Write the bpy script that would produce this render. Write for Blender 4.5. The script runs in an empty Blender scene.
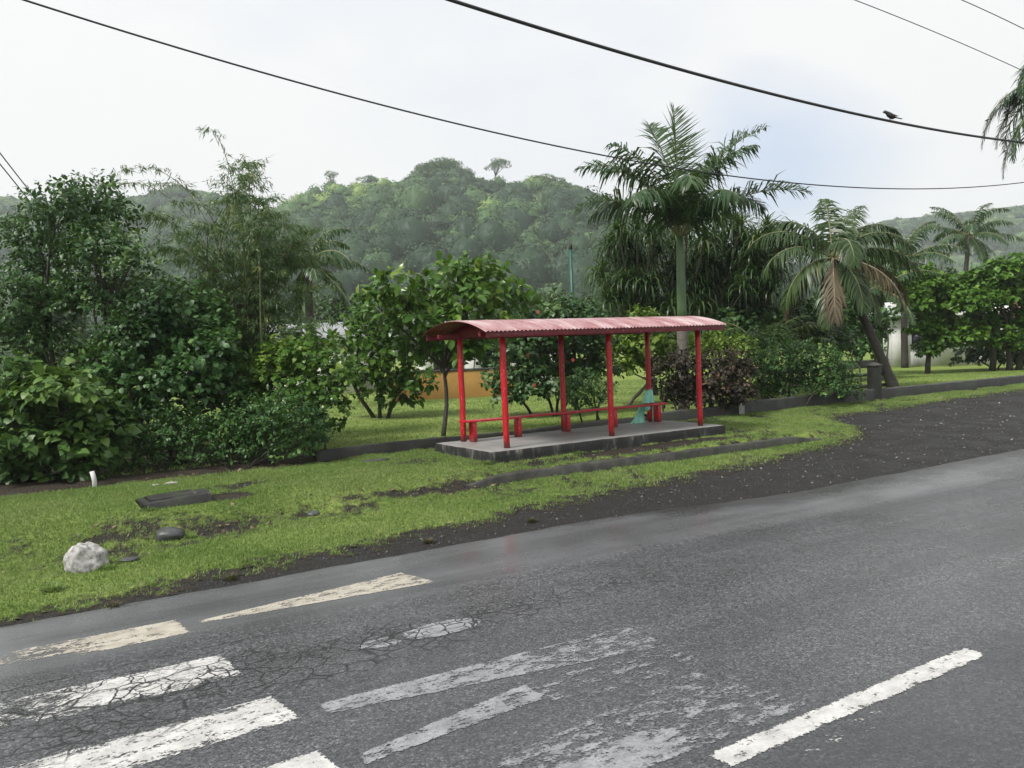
import bpy, math, random
import numpy as np
from mathutils import Matrix, Vector

rng = np.random.default_rng(7)
random.seed(7)
SC = bpy.context.scene
COL = SC.collection

# ------------------------------------------------------------------ camera
# World: X runs along the road, Y across it (away from the camera), Z up; the road surface is z = 0.
PITCH, ROLL, YAW, FPX, ZC = -0.04544, -0.03913, 0.56447, 850.0, 2.65
cy_, sy_ = math.cos(YAW), math.sin(YAW)
ROT = np.array([[cy_, sy_, 0], [-sy_, cy_, 0], [0, 0, 1.0]])
cp_, sp_ = math.cos(PITCH), math.sin(PITCH)
cr_, sr_ = math.cos(ROLL), math.sin(ROLL)
_fw = np.array([0, cp_, sp_]); _up = np.array([0, -sp_, cp_]); _rt = np.array([1.0, 0, 0])
CR = ROT @ (cr_ * _rt + sr_ * _up)
CU = ROT @ (-sr_ * _rt + cr_ * _up)
CF = ROT @ _fw
CAMP = np.array([0, 0, ZC])

cam_d = bpy.data.cameras.new('camera')
cam = bpy.data.objects.new('camera', cam_d)
COL.objects.link(cam)
cam_d.sensor_width = 36.0
cam_d.lens = FPX / 1024 * 36
cam_d.clip_start = 0.1
cam_d.clip_end = 6000
cam.matrix_world = Matrix([[CR[i], CU[i], -CF[i], CAMP[i]] for i in range(3)] + [[0, 0, 0, 1]])
SC.camera = cam


def at(u, v, d):
    """survey point: photograph pixel and distance in metres -> world"""
    return CAMP + d * (CF + CR * (u - 512) / FPX + CU * (384 - v) / FPX)


# ------------------------------------------------------------------ light
SUN_EL, SUN_AZ = math.radians(52), math.radians(262)      # azimuth clockwise from +Y
EXPOSURE = 1.7
SKY_STRENGTH = 0.10
CLOUD = (2.98, 2.98, 3.0)
world = bpy.data.worlds.new('World')
SC.world = world
world.use_nodes = True
nt = world.node_tree
nt.nodes.clear()
w_out = nt.nodes.new('ShaderNodeOutputWorld')
w_bg = nt.nodes.new('ShaderNodeBackground')
w_sky = nt.nodes.new('ShaderNodeTexSky')
w_sky.sky_type = 'NISHITA'
w_sky.sun_disc = False
w_sky.sun_elevation = SUN_EL
w_sky.sun_rotation = SUN_AZ
w_sky.air_density = 1.2
w_sky.dust_density = 2.5
w_tc = nt.nodes.new('ShaderNodeTexCoord')
w_map = nt.nodes.new('ShaderNodeMapping')
w_map.inputs['Scale'].default_value = (1, 1, 2.2)
w_map.inputs['Location'].default_value = (0.35, 0.1, 0.0)
w_n = nt.nodes.new('ShaderNodeTexNoise')
w_n.inputs['Scale'].default_value = 1.7
w_n.inputs['Detail'].default_value = 5
w_n.inputs['Roughness'].default_value = 0.5
w_r = nt.nodes.new('ShaderNodeValToRGB')
w_r.color_ramp.elements[0].position = 0.30
w_r.color_ramp.elements[0].color = (0.7, 0.7, 0.7, 1)
w_r.color_ramp.elements[1].position = 0.46
w_r.color_ramp.elements[1].color = (1, 1, 1, 1)
w_mix = nt.nodes.new('ShaderNodeMix')
w_mix.data_type = 'RGBA'
w_mix.inputs[7].default_value = (*CLOUD, 1)
nt.links.new(w_tc.outputs['Generated'], w_map.inputs['Vector'])
nt.links.new(w_map.outputs[0], w_n.inputs['Vector'])
nt.links.new(w_n.outputs['Fac'], w_r.inputs[0])
BRK = CF + CR * (790 - 512) / FPX + CU * (384 - 195) / FPX      # a thin place in the cloud, right of the palm
BRK = BRK / np.linalg.norm(BRK)
w_dot = nt.nodes.new('ShaderNodeVectorMath'); w_dot.operation = 'DISTANCE'
w_nrm = nt.nodes.new('ShaderNodeVectorMath'); w_nrm.operation = 'NORMALIZE'
nt.links.new(w_tc.outputs['Generated'], w_nrm.inputs[0])
nt.links.new(w_nrm.outputs[0], w_dot.inputs[0])
w_dot.inputs[1].default_value = tuple(BRK)
w_add = nt.nodes.new('ShaderNodeMath'); w_add.operation = 'MULTIPLY_ADD'
nt.links.new(w_n.outputs['Fac'], w_add.inputs[0]); w_add.inputs[1].default_value = 0.35
nt.links.new(w_dot.outputs['Value'], w_add.inputs[2])
w_r2 = nt.nodes.new('ShaderNodeValToRGB')
w_r2.color_ramp.elements[0].position = 0.20; w_r2.color_ramp.elements[0].color = (0.12, 0.12, 0.12, 1)
w_r2.color_ramp.elements[1].position = 0.31; w_r2.color_ramp.elements[1].color = (1, 1, 1, 1)
nt.links.new(w_add.outputs[0], w_r2.inputs[0])
w_mul = nt.nodes.new('ShaderNodeMath'); w_mul.operation = 'MULTIPLY'
nt.links.new(w_r.outputs[0], w_mul.inputs[0]); nt.links.new(w_r2.outputs[0], w_mul.inputs[1])
nt.links.new(w_mul.outputs[0], w_mix.inputs[0])
w_thin = nt.nodes.new('ShaderNodeMix'); w_thin.data_type = 'RGBA'      # thin blue grey rain cloud in front of the clear sky
w_thin.inputs[0].default_value = 0.85
nt.links.new(w_sky.outputs[0], w_thin.inputs[6]); w_thin.inputs[7].default_value = (1.55, 1.80, 2.42, 1)
nt.links.new(w_thin.outputs[2], w_mix.inputs[6])
nt.links.new(w_mix.outputs[2], w_bg.inputs['Color'])
w_bg.inputs['Strength'].default_value = SKY_STRENGTH
nt.links.new(w_bg.outputs[0], w_out.inputs['Surface'])

sun_d = bpy.data.lights.new('sun', 'SUN')
sun_d.energy = 1.5
sun_d.angle = math.radians(14)
sun_d.color = (1.0, 0.96, 0.9)
sun = bpy.data.objects.new('sun', sun_d)
COL.objects.link(sun)
sdir = Vector((math.sin(SUN_AZ) * math.cos(SUN_EL), math.cos(SUN_AZ) * math.cos(SUN_EL), math.sin(SUN_EL)))
sun.rotation_euler = (-sdir).to_track_quat('-Z', 'Y').to_euler()
sun.location = sdir * 60

SC.view_settings.view_transform = 'Standard'
SC.view_settings.look = 'None'
SC.view_settings.gamma = 1
SC.view_settings.exposure = EXPOSURE
SC.view_settings.use_curve_mapping = False
SC.render.engine = 'CYCLES'
SC.cycles.max_bounces = 5
SC.cycles.diffuse_bounces = 3
SC.cycles.glossy_bounces = 2
SC.cycles.transmission_bounces = 3
SC.cycles.transparent_max_bounces = 12
SC.cycles.volume_bounces = 1
SC.cycles.use_denoising = True


# ------------------------------------------------------------------ noise
def vnoise(x, y, seed=0):
    x = np.asarray(x, float); y = np.asarray(y, float)
    xi = np.floor(x).astype(np.int64); yi = np.floor(y).astype(np.int64)
    xf = x - xi; yf = y - yi
    xf = xf * xf * (3 - 2 * xf); yf = yf * yf * (3 - 2 * yf)

    def h(a, b):
        n = (a * 374761393 + b * 668265263 + seed * 1442695041) & 0x7fffffff
        n = ((n ^ (n >> 13)) * 1274126177) & 0x7fffffff
        n = n ^ (n >> 16)
        return (n & 0xffff) / 65535.0
    return ((h(xi, yi) * (1 - xf) + h(xi + 1, yi) * xf) * (1 - yf)
            + (h(xi, yi + 1) * (1 - xf) + h(xi + 1, yi + 1) * xf) * yf)


def fbm(x, y, seed=0, o=4):
    s = 0; a = 0.5; t = 0
    for i in range(o):
        s = s + a * vnoise(x * 2 ** i, y * 2 ** i, seed + i * 17); t += a; a *= 0.5
    return s / t


def sstep(a, b, x):
    t = np.clip((np.asarray(x, float) - a) / (b - a), 0, 1)
    return t * t * (3 - 2 * t)


# ------------------------------------------------------------------ mesh helpers
def mesh_np(name, V, F, mats, midx=None, attrs=None, smooth=False):
    """V (n,3); F list of (m,3)/(m,4) int arrays"""
    V = np.asarray(V, np.float32).reshape(-1, 3)
    if isinstance(F, np.ndarray):
        F = [F]
    F = [np.asarray(f, np.int32) for f in F if len(f)]
    me = bpy.data.meshes.new(name)
    me.vertices.add(len(V))
    me.vertices.foreach_set('co', V.ravel())
    lt = np.concatenate([np.full(len(f), f.shape[1], np.int32) for f in F])
    idx = np.concatenate([f.ravel() for f in F])
    ls = np.concatenate([[0], np.cumsum(lt)[:-1]]).astype(np.int32)
    me.loops.add(len(idx))
    me.loops.foreach_set('vertex_index', idx)
    me.polygons.add(len(lt))
    me.polygons.foreach_set('loop_start', ls)
    me.polygons.foreach_set('loop_total', lt)
    for m in (mats if isinstance(mats, (list, tuple)) else [mats]):
        me.materials.append(m)
    if midx is not None:
        me.polygons.foreach_set('material_index', np.asarray(midx, np.int32))
    if smooth:
        me.polygons.foreach_set('use_smooth', np.ones(len(lt), bool))
    if attrs:
        for k, a in attrs.items():
            at_ = me.attributes.new(k, 'FLOAT', 'POINT')
            at_.data.foreach_set('value', np.asarray(a, np.float32).ravel())
    me.update(calc_edges=True)
    me.validate()
    return me


def obj(name, me, parent=None, loc=(0, 0, 0)):
    o = bpy.data.objects.new(name, me)
    COL.objects.link(o)
    o.location = loc
    if parent is not None:
        o.parent = parent
    return o


def thing(name, label, cat, loc=(0, 0, 0), group=None):
    o = bpy.data.objects.new(name, None)
    COL.objects.link(o)
    o.location = tuple(float(c) for c in loc)
    o.empty_display_size = 0.2
    return tag(o, label, cat, group)


def tag(o, label, cat, group=None):
    o['label'] = label; o['category'] = cat
    if group:
        o['group'] = group
    return o


def struct(o, kind='structure', label=None):
    o['kind'] = kind
    if label:
        o['label'] = label
    return o


class MB:
    """collects simple shapes into one mesh"""
    def __init__(s):
        s.v = []; s.f3 = []; s.f4 = []; s.n = 0; s.t = []

    def add(s, V, F3=(), F4=(), tint=0.5):
        V = np.asarray(V, float).reshape(-1, 3)
        s.v.append(V)
        s.t.append(np.full(len(V), tint) if np.isscalar(tint) else np.asarray(tint))
        if len(F3): s.f3.append(np.asarray(F3, int) + s.n)
        if len(F4): s.f4.append(np.asarray(F4, int) + s.n)
        s.n += len(V)
        return s

    def box(s, lo, hi, jit=0.0):
        x0, y0, z0 = lo; x1, y1, z1 = hi
        V = np.array([[x0, y0, z0], [x1, y0, z0], [x1, y1, z0], [x0, y1, z0],
                      [x0, y0, z1], [x1, y0, z1], [x1, y1, z1], [x0, y1, z1]], float)
        if jit: V += rng.normal(0, jit, V.shape)
        return s.add(V, F4=[[3, 2, 1, 0], [4, 5, 6, 7], [0, 1, 5, 4], [1, 2, 6, 5], [2, 3, 7, 6], [3, 0, 4, 7]])

    def tube(s, pts, rad, sides=8, cap=True, tint=0.5):
        P = np.asarray(pts, float); n = len(P)
        rad = np.full(n, rad) if np.isscalar(rad) else np.asarray(rad, float)
        T = np.gradient(P, axis=0); T /= np.linalg.norm(T, axis=1)[:, None] + 1e-9
        ref = np.array([0.13, 0.97, 0.21]) if abs(T[:, 2]).mean() > 0.7 else np.array([0, 0, 1.0])
        A = np.cross(T, ref); A /= np.linalg.norm(A, axis=1)[:, None] + 1e-9
        Bv = np.cross(T, A)
        ang = np.arange(sides) * 2 * np.pi / sides
        V = P[:, None, :] + rad[:, None, None] * (np.cos(ang)[None, :, None] * A[:, None, :] + np.sin(ang)[None, :, None] * Bv[:, None, :])
        i = np.arange(n - 1)[:, None] * sides; j = np.arange(sides)[None, :]; k = (j + 1) % sides
        F = np.stack([i + j, i + k, i + sides + k, i + sides + j], -1).reshape(-1, 4)
        V = V.reshape(-1, 3)
        if cap:
            F3 = []
            for base, ring in ((0, False), (n - 1, True)):
                o = base * sides
                for q in range(1, sides - 1):
                    F3.append([o, o + q, o + q + 1] if ring else [o, o + q + 1, o + q])
            return s.add(V, F3, F, tint)
        return s.add(V, (), F, tint)

    def mesh(s, name, mats, smooth=False):
        F = []
        if s.f3: F.append(np.concatenate(s.f3))
        if s.f4: F.append(np.concatenate(s.f4))
        return mesh_np(name, np.concatenate(s.v), F, mats, attrs={'tint': np.concatenate(s.t)}, smooth=smooth)


def bevel(o, w, seg=2):
    m = o.modifiers.new('bevel', 'BEVEL'); m.width = w; m.segments = seg; m.limit_method = 'ANGLE'
    return o


# ------------------------------------------------------------------ materials
class NB:
    """node building shorthand"""
    def __init__(s, name):
        s.m = bpy.data.materials.new(name); s.m.use_nodes = True
        s.t = s.m.node_tree; s.t.nodes.clear()
        s.out = s.t.nodes.new('ShaderNodeOutputMaterial')

    def n(s, typ, props=None, **ins):
        nd = s.t.nodes.new(typ)
        for k, v in (props or {}).items(): setattr(nd, k, v)
        for k, v in ins.items():
            key = int(k[1:]) if k[0] == 'i' and k[1:].isdigit() else k.replace('_', ' ')
            s.set(nd.inputs[key], v)
        return nd

    def set(s, sock, v):
        if isinstance(v, bpy.types.NodeSocket): s.t.links.new(v, sock)
        elif isinstance(v, bpy.types.Node): s.t.links.new(v.outputs[0], sock)
        else:
            if isinstance(v, (tuple, list)) and len(v) == 3 and sock.type == 'RGBA': v = (*v, 1)
            sock.default_value = v

    def math(s, op, a, b=0.0, c=0.0, clamp=False):
        nd = s.t.nodes.new('ShaderNodeMath'); nd.operation = op; nd.use_clamp = clamp
        for i, x in enumerate((a, b, c)): s.set(nd.inputs[i], x)
        return nd.outputs[0]

    def mix(s, fac, a, b, blend='MIX'):
        nd = s.t.nodes.new('ShaderNodeMix'); nd.data_type = 'RGBA'; nd.blend_type = blend
        s.set(nd.inputs[0], fac); s.set(nd.inputs[6], a); s.set(nd.inputs[7], b)
        return nd.outputs[2]

    def ramp(s, fac, stops):
        nd = s.t.nodes.new('ShaderNodeValToRGB')
        el = nd.color_ramp.elements
        while len(el) < len(stops): el.new(0.5)
        for e, (p, c) in zip(el, stops):
            e.position = p
            e.color = (c, c, c, 1) if np.isscalar(c) else (*c, 1)
        s.set(nd.inputs[0], fac)
        return nd.outputs[0]

    def pos(s):
        return s.t.nodes.new('ShaderNodeNewGeometry').outputs['Position']

    def noise(s, vec, scale, detail=3, rough=0.5, dist=0.0):
        return s.n('ShaderNodeTexNoise', Vector=vec, Scale=scale, Detail=detail, Roughness=rough, Distortion=dist).outputs[0]

    def attr(s, name):
        nd = s.t.nodes.new('ShaderNodeAttribute'); nd.attribute_name = name
        return nd.outputs['Fac']

    def bump(s, h, strength=0.5, dist=0.02):
        return s.n('ShaderNodeBump', Height=h, Strength=strength, Distance=dist).outputs[0]

    def bsdf(s, **k):
        nd = s.t.nodes.new('ShaderNodeBsdfPrincipled')
        for kk, v in k.items(): s.set(nd.inputs[kk.replace('_', ' ')], v)
        s.t.links.new(nd.outputs[0], s.out.inputs['Surface'])
        return nd


def leaf_mat(name, c0, c1, c2=None, rough=0.4, trans=0.22, spec=0.32):
    b = NB(name)
    stops = [(0.0, c0), (0.75, c1)] + ([(1.0, c2)] if c2 else [(1.0, c1)])
    col = b.ramp(b.attr('tint'), stops)
    n = b.noise(b.pos(), 9.0, 2)
    col = b.mix(b.math('MULTIPLY', n, 0.5), col, b.mix(0.5, col, (0.02, 0.05, 0.012)))
    p = b.bsdf(Base_Color=col, Roughness=rough, Specular_IOR_Level=spec)
    tr = b.n('ShaderNodeBsdfTranslucent', Color=b.mix(0.5, col, (0.12, 0.22, 0.02)))
    ms = b.n('ShaderNodeMixShader', i0=trans, i1=p.outputs[0], i2=tr.outputs[0])
    b.t.links.new(ms.outputs[0], b.out.inputs['Surface'])
    return b.m


def bark_mat(name, c0, c1, scale=14, rough=0.8, stretch=(1, 1, 0.25)):
    b = NB(name)
    mp = b.n('ShaderNodeMapping', Vector=b.pos(), Scale=stretch)
    n = b.noise(mp.outputs[0], scale, 5, 0.65)
    col = b.ramp(n, [(0.3, c0), (0.7, c1)])
    b.bsdf(Base_Color=col, Roughness=rough, Normal=b.bump(n, 0.6, 0.03))
    return b.m


def concrete_mat(name, c0, c1, moss=0.4, scale=3.0, rough=0.75):
    b = NB(name)
    p = b.pos()
    n = b.noise(p, scale, 6, 0.65)
    n2 = b.noise(p, scale * 14, 4, 0.6)
    col = b.ramp(n, [(0.32, c0), (0.68, c1)])
    col = b.mix(b.math('MULTIPLY', n2, 0.5), col, tuple(x * 0.5 for x in c0))
    ms = b.ramp(b.noise(p, 2.1, 5, 0.7), [(0.5, 0.0), (0.66, 1.0)])
    col = b.mix(b.math('MULTIPLY', ms, moss), col, (0.035, 0.05, 0.018))
    b.bsdf(Base_Color=col, Roughness=rough, Normal=b.bump(n2, 0.5, 0.01))
    return b.m


M = {}
M['red'] = None


def red_paint(name, base, chip, rough):
    b = NB(name)
    p = b.pos()
    n = b.noise(p, 3.0, 4)
    col = b.ramp(n, [(0.3, tuple(x * 0.75 for x in base)), (0.7, base)])
    chipm = b.ramp(b.noise(p, 26, 3, 0.6), [(0.635, 0.0), (0.66, 1.0)])
    col = b.mix(b.math('MULTIPLY', chipm, chip), col, (0.60, 0.47, 0.46))
    fade = b.ramp(b.noise(b.n('ShaderNodeMapping', Vector=p, Scale=(9, 9, 1.2)).outputs[0], 2.0, 5, 0.65), [(0.5, 0.0), (0.75, 1.0)])
    col = b.mix(b.math('MULTIPLY', fade, 0.4), col, tuple(min(1, x * 1.1 + 0.05) for x in base))
    grime = b.ramp(b.noise(p, 7, 5, 0.7), [(0.55, 0.0), (0.8, 1.0)])
    col = b.mix(b.math('MULTIPLY', grime, 0.35), col, (0.12, 0.01, 0.012))
    zz = b.n('ShaderNodeSeparateXYZ', Vector=p).outputs[2]
    foot = b.math('MULTIPLY', b.math('SUBTRACT', b.math('MULTIPLY_ADD', b.noise(p, 16, 5, 0.7), 0.34, 0.60), zz), 9.0, clamp=True)
    col = b.mix(b.math('MULTIPLY', foot, 0.8), col, (0.07, 0.035, 0.02))
    b.bsdf(Base_Color=col, Roughness=rough, Normal=b.bump(n, 0.2, 0.01))
    return b.m


M['red'] = red_paint('red painted timber', (0.50, 0.005, 0.016), 0.5, 0.34)
M['red_dark'] = red_paint('dark red beams and roof shade', (0.17, 0.008, 0.018), 0.3, 0.45)  # dark red beams; roof underside and ribs carry interior shade as colour


def roof_mat():
    b = NB('faded red corrugated sheet')
    p = b.pos()
    mp = b.n('ShaderNodeMapping', Vector=p, Scale=(1.0, 0.25, 0.25))
    n = b.noise(mp.outputs[0], 3.5, 5, 0.6)
    col = b.ramp(n, [(0.3, (0.23, 0.075, 0.082)), (0.52, (0.34, 0.20, 0.205)), (0.70, (0.50, 0.41, 0.412))])
    dirt = b.ramp(b.noise(p, 5, 5, 0.7), [(0.56, 0.0), (0.72, 1.0)])
    col = b.mix(b.math('MULTIPLY', dirt, 0.45), col, (0.16, 0.06, 0.06))
    b.bsdf(Base_Color=col, Roughness=b.ramp(n, [(0.3, 0.22), (0.7, 0.38)]), Specular_IOR_Level=0.7)
    return b.m


M['roof'] = roof_mat()
M['slab'] = concrete_mat('wet concrete floor', (0.21, 0.205, 0.20), (0.33, 0.325, 0.31), 0.1, 1.6, 0.45)


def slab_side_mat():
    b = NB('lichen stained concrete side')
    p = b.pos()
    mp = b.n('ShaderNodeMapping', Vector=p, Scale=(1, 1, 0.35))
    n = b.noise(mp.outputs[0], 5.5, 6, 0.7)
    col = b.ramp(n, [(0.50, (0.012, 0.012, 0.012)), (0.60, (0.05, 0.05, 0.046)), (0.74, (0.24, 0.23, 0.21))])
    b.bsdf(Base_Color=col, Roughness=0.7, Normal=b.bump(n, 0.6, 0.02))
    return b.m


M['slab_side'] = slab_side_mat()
M['wall_dark'] = concrete_mat('blackened concrete', (0.008, 0.008, 0.008), (0.034, 0.034, 0.032), 0.5, 4.0, 0.6)
M['wall_top'] = concrete_mat('weathered wall cap', (0.03, 0.03, 0.029), (0.10, 0.098, 0.093), 0.3, 5.0, 0.6)
M['kerb'] = concrete_mat('mossy kerb concrete', (0.018, 0.018, 0.016), (0.085, 0.082, 0.072), 0.45, 5.0, 0.65)
M['rock_white'] = concrete_mat('whitewashed coral rock', (0.16, 0.155, 0.15), (0.62, 0.61, 0.59), 0.0, 13.0, 0.8)
M['rock_dark'] = concrete_mat('wet basalt', (0.03, 0.031, 0.034), (0.10, 0.102, 0.11), 0.1, 5.0, 0.3)
M['white_pvc'] = concrete_mat('white plastic', (0.6, 0.6, 0.6), (0.75, 0.75, 0.75), 0.05, 4, 0.4)
M['bark_dark'] = bark_mat('wet dark bark', (0.018, 0.016, 0.013), (0.06, 0.052, 0.042))
M['bark_grey'] = bark_mat('grey bark', (0.07, 0.062, 0.05), (0.20, 0.18, 0.15))
M['palm_trunk'] = bark_mat('ringed palm trunk', (0.06, 0.055, 0.045), (0.17, 0.155, 0.13), 9, 0.8, (0.5, 0.5, 3.0))
M['coco_trunk'] = bark_mat('wet coconut trunk', (0.016, 0.014, 0.012), (0.06, 0.05, 0.042), 9, 0.7, (0.5, 0.5, 3.0))
M['crownshaft'] = bark_mat('green crownshaft', (0.028, 0.07, 0.024), (0.085, 0.145, 0.05), 3, 0.4, (3, 3, 0.3))
M['culm'] = bark_mat('bamboo culm', (0.06, 0.08, 0.025), (0.15, 0.15, 0.06), 6, 0.45)
M['pole_green'] = bark_mat('flaking green paint', (0.0, 0.04, 0.03), (0.008, 0.11, 0.08), 8, 0.45)
M['cable'] = bark_mat('black cable', (0.012, 0.012, 0.013), (0.03, 0.03, 0.032), 8, 0.6)
M['ochre'] = concrete_mat('ochre render', (0.27, 0.145, 0.03), (0.38, 0.215, 0.05), 0.05, 1.5, 0.8)
M['white_wall'] = concrete_mat('white render', (0.68, 0.68, 0.67), (0.82, 0.82, 0.81), 0.03, 1.5, 0.8)
M['glass'] = concrete_mat('dark window', (0.015, 0.018, 0.022), (0.03, 0.034, 0.04), 0.0, 1.5, 0.12)
M['tin'] = concrete_mat('grey tin roof', (0.20, 0.21, 0.22), (0.34, 0.35, 0.36), 0.03, 1.0, 0.4)
M['rust_tin'] = concrete_mat('rusty tin roof', (0.12, 0.05, 0.03), (0.24, 0.11, 0.07), 0.05, 1.0, 0.6)
M['bird'] = bark_mat('bird plumage', (0.008, 0.007, 0.007), (0.03, 0.026, 0.022), 40, 0.6)

# leaves
M['lf_dark'] = leaf_mat('dark broad leaf', (0.02, 0.058, 0.022), (0.075, 0.155, 0.05), (0.17, 0.26, 0.075))
M['lf_bush'] = leaf_mat('heart leaf bush', (0.028, 0.066, 0.018), (0.072, 0.145, 0.034), (0.13, 0.22, 0.045))
M['lf_hedge'] = leaf_mat('hedge leaf', (0.018, 0.055, 0.018), (0.072, 0.165, 0.042), (0.15, 0.27, 0.06))
M['lf_bamboo'] = leaf_mat('bamboo leaf', (0.045, 0.095, 0.04), (0.12, 0.19, 0.075), (0.26, 0.28, 0.09), 0.36, 0.36)
M['lf_noni'] = leaf_mat('glossy noni leaf', (0.03, 0.085, 0.016), (0.095, 0.19, 0.03), (0.20, 0.29, 0.045), 0.28, 0.32)
M['lf_lime'] = leaf_mat('lime leaf', (0.10, 0.18, 0.025), (0.20, 0.31, 0.045), (0.30, 0.40, 0.07), 0.4)
M['lf_croton'] = leaf_mat('purple brown croton leaf', (0.018, 0.012, 0.012), (0.045, 0.028, 0.024), (0.12, 0.07, 0.045), 0.5, 0.12, 0.25)
M['lf_pandan'] = leaf_mat('pandanus strap', (0.022, 0.05, 0.018), (0.055, 0.105, 0.033), (0.13, 0.17, 0.05), 0.35)
M['lf_palm'] = leaf_mat('palm leaflet', (0.022, 0.055, 0.022), (0.058, 0.108, 0.045), (0.11, 0.16, 0.06), 0.32)
M['lf_coco'] = leaf_mat('coconut leaflet', (0.02, 0.045, 0.016), (0.062, 0.105, 0.034), (0.15, 0.165, 0.06), 0.36)
M['lf_dry'] = leaf_mat('dry palm leaflet', (0.07, 0.055, 0.035), (0.17, 0.13, 0.08), (0.28, 0.20, 0.12), 0.6)
M['lf_right'] = leaf_mat('bright hibiscus leaf', (0.045, 0.12, 0.018), (0.13, 0.26, 0.035), (0.22, 0.36, 0.06), 0.4, 0.35)
M['lf_far'] = leaf_mat('far foliage', (0.02, 0.045, 0.02), (0.05, 0.095, 0.035), (0.11, 0.16, 0.05), 0.5)
M['lf_hill'] = leaf_mat('hill forest', (0.014, 0.042, 0.02), (0.10, 0.195, 0.06), (0.27, 0.37, 0.09), 0.55, 0.12, 0.25)
M['flower_red'] = leaf_mat('red flower petal', (0.30, 0.03, 0.03), (0.45, 0.07, 0.06), None, 0.5)
M['rachis'] = bark_mat('palm rachis', (0.10, 0.12, 0.04), (0.22, 0.22, 0.10), 5, 0.5)
M['rachis_dry'] = bark_mat('dry rachis', (0.12, 0.09, 0.055), (0.26, 0.21, 0.14), 5, 0.7)


def grass_mats():
    b = NB('grass blade')
    p = b.pos()
    big = b.noise(p, 0.55, 4, 0.6)
    t = b.math('ADD', b.math('MULTIPLY', b.attr('tint'), 0.6), b.math('MULTIPLY', big, 0.5))
    col = b.ramp(t, [(0.22, (0.062, 0.135, 0.022)), (0.5, (0.15, 0.24, 0.055)), (0.72, (0.235, 0.30, 0.105)), (0.92, (0.32, 0.31, 0.17))])
    pb = b.bsdf(Base_Color=col, Roughness=0.5, Specular_IOR_Level=0.3)
    tr = b.n('ShaderNodeBsdfTranslucent', Color=col)
    ms = b.n('ShaderNodeMixShader', i0=0.3, i1=pb.outputs[0], i2=tr.outputs[0])
    b.t.links.new(ms.outputs[0], b.out.inputs['Surface'])
    M['blade'] = b.m
    b = NB('turf')
    p = b.pos()
    big = b.noise(p, 0.55, 4, 0.6)
    fine = b.noise(p, 22, 4, 0.7)
    t = b.math('ADD', b.math('MULTIPLY', fine, 0.55), b.math('MULTIPLY', big, 0.5))
    col = b.ramp(t, [(0.3, (0.065, 0.105, 0.018)), (0.52, (0.15, 0.21, 0.042)), (0.75, (0.24, 0.26, 0.09))])
    b.bsdf(Base_Color=col, Roughness=0.9, Normal=b.bump(fine, 0.8, 0.03), Specular_IOR_Level=0.2)
    M['turf'] = b.m
    b2 = NB('thin turf over soil')
    p = b2.pos()
    big = b2.noise(p, 0.55, 4, 0.6)
    fine = b2.noise(p, 22, 4, 0.7)
    t = b2.math('ADD', b2.math('MULTIPLY', fine, 0.55), b2.math('MULTIPLY', big, 0.5))
    col = b2.ramp(t, [(0.3, (0.065, 0.105, 0.018)), (0.52, (0.15, 0.21, 0.042)), (0.75, (0.24, 0.26, 0.09))])
    soil = b2.ramp(b2.noise(p, 30, 5, 0.7), [(0.3, (0.010, 0.009, 0.008)), (0.7, (0.034, 0.028, 0.021))])
    gv = b2.math('ADD', b2.attr('growth'), b2.math('MULTIPLY', b2.math('SUBTRACT', b2.noise(p, 12, 5, 0.7), 0.5), 0.7))
    col = b2.mix(b2.math('MULTIPLY', b2.math('SUBTRACT', gv, 0.02), 4.0, clamp=True), soil, col)
    b2.bsdf(Base_Color=col, Roughness=0.85, Normal=b2.bump(fine, 0.8, 0.03), Specular_IOR_Level=0.25)
    M['thin_turf'] = b2.m


grass_mats()


def gravel_mat():
    b = NB('black wet gravel')
    p = b.pos()
    v = b.n('ShaderNodeTexVoronoi', Vector=p, Scale=38.0)
    fine = b.noise(p, 30, 5, 0.7)
    col = b.ramp(v.outputs['Color'], [(0.2, (0.006, 0.006, 0.006)), (0.7, (0.017, 0.0165, 0.016)), (0.93, (0.045, 0.043, 0.041)), (1.0, (0.20, 0.19, 0.18))])
    brown = b.ramp(b.noise(p, 0.9, 4, 0.6), [(0.45, 0.0), (0.62, 1.0)])
    col = b.mix(b.math('MULTIPLY', brown, 0.5), col, (0.015, 0.0125, 0.010))
    soil = b.attr('tint')
    col = b.mix(soil, col, b.ramp(fine, [(0.3, (0.014, 0.011, 0.008)), (0.7, (0.045, 0.034, 0.023))]))
    h = b.math('ADD', v.outputs['Distance'], b.math('MULTIPLY', fine, 0.6))
    b.bsdf(Base_Color=col, Roughness=b.ramp(b.noise(p, 1.3, 3), [(0.3, 0.45), (0.7, 0.8)]), Normal=b.bump(h, 0.8, 0.025), Specular_IOR_Level=0.3)
    M['gravel'] = b.m


gravel_mat()


def crack_nodes(b, p, scale=6.0, width=0.03):
    d = b.n('ShaderNodeTexNoise', Vector=p, Scale=9.0, Detail=4.0)
    pv = b.n('ShaderNodeVectorMath', {'operation': 'MULTIPLY_ADD'}, i0=d.outputs['Color'], i1=(0.09, 0.09, 0.0), i2=p)
    sc = b.n('ShaderNodeMapping', Vector=pv.outputs[0], Scale=(0.8, 1.0, 0.0))
    v = b.n('ShaderNodeTexVoronoi', {'feature': 'DISTANCE_TO_EDGE'}, Vector=sc.outputs[0], Scale=scale)
    wv = b.math('MULTIPLY', b.noise(p, 2.3, 3), width * 2.0)
    return b.math('SUBTRACT', 1.0, b.math('DIVIDE', v.outputs['Distance'], b.math('ADD', wv, 0.002), clamp=True), clamp=True)


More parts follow.
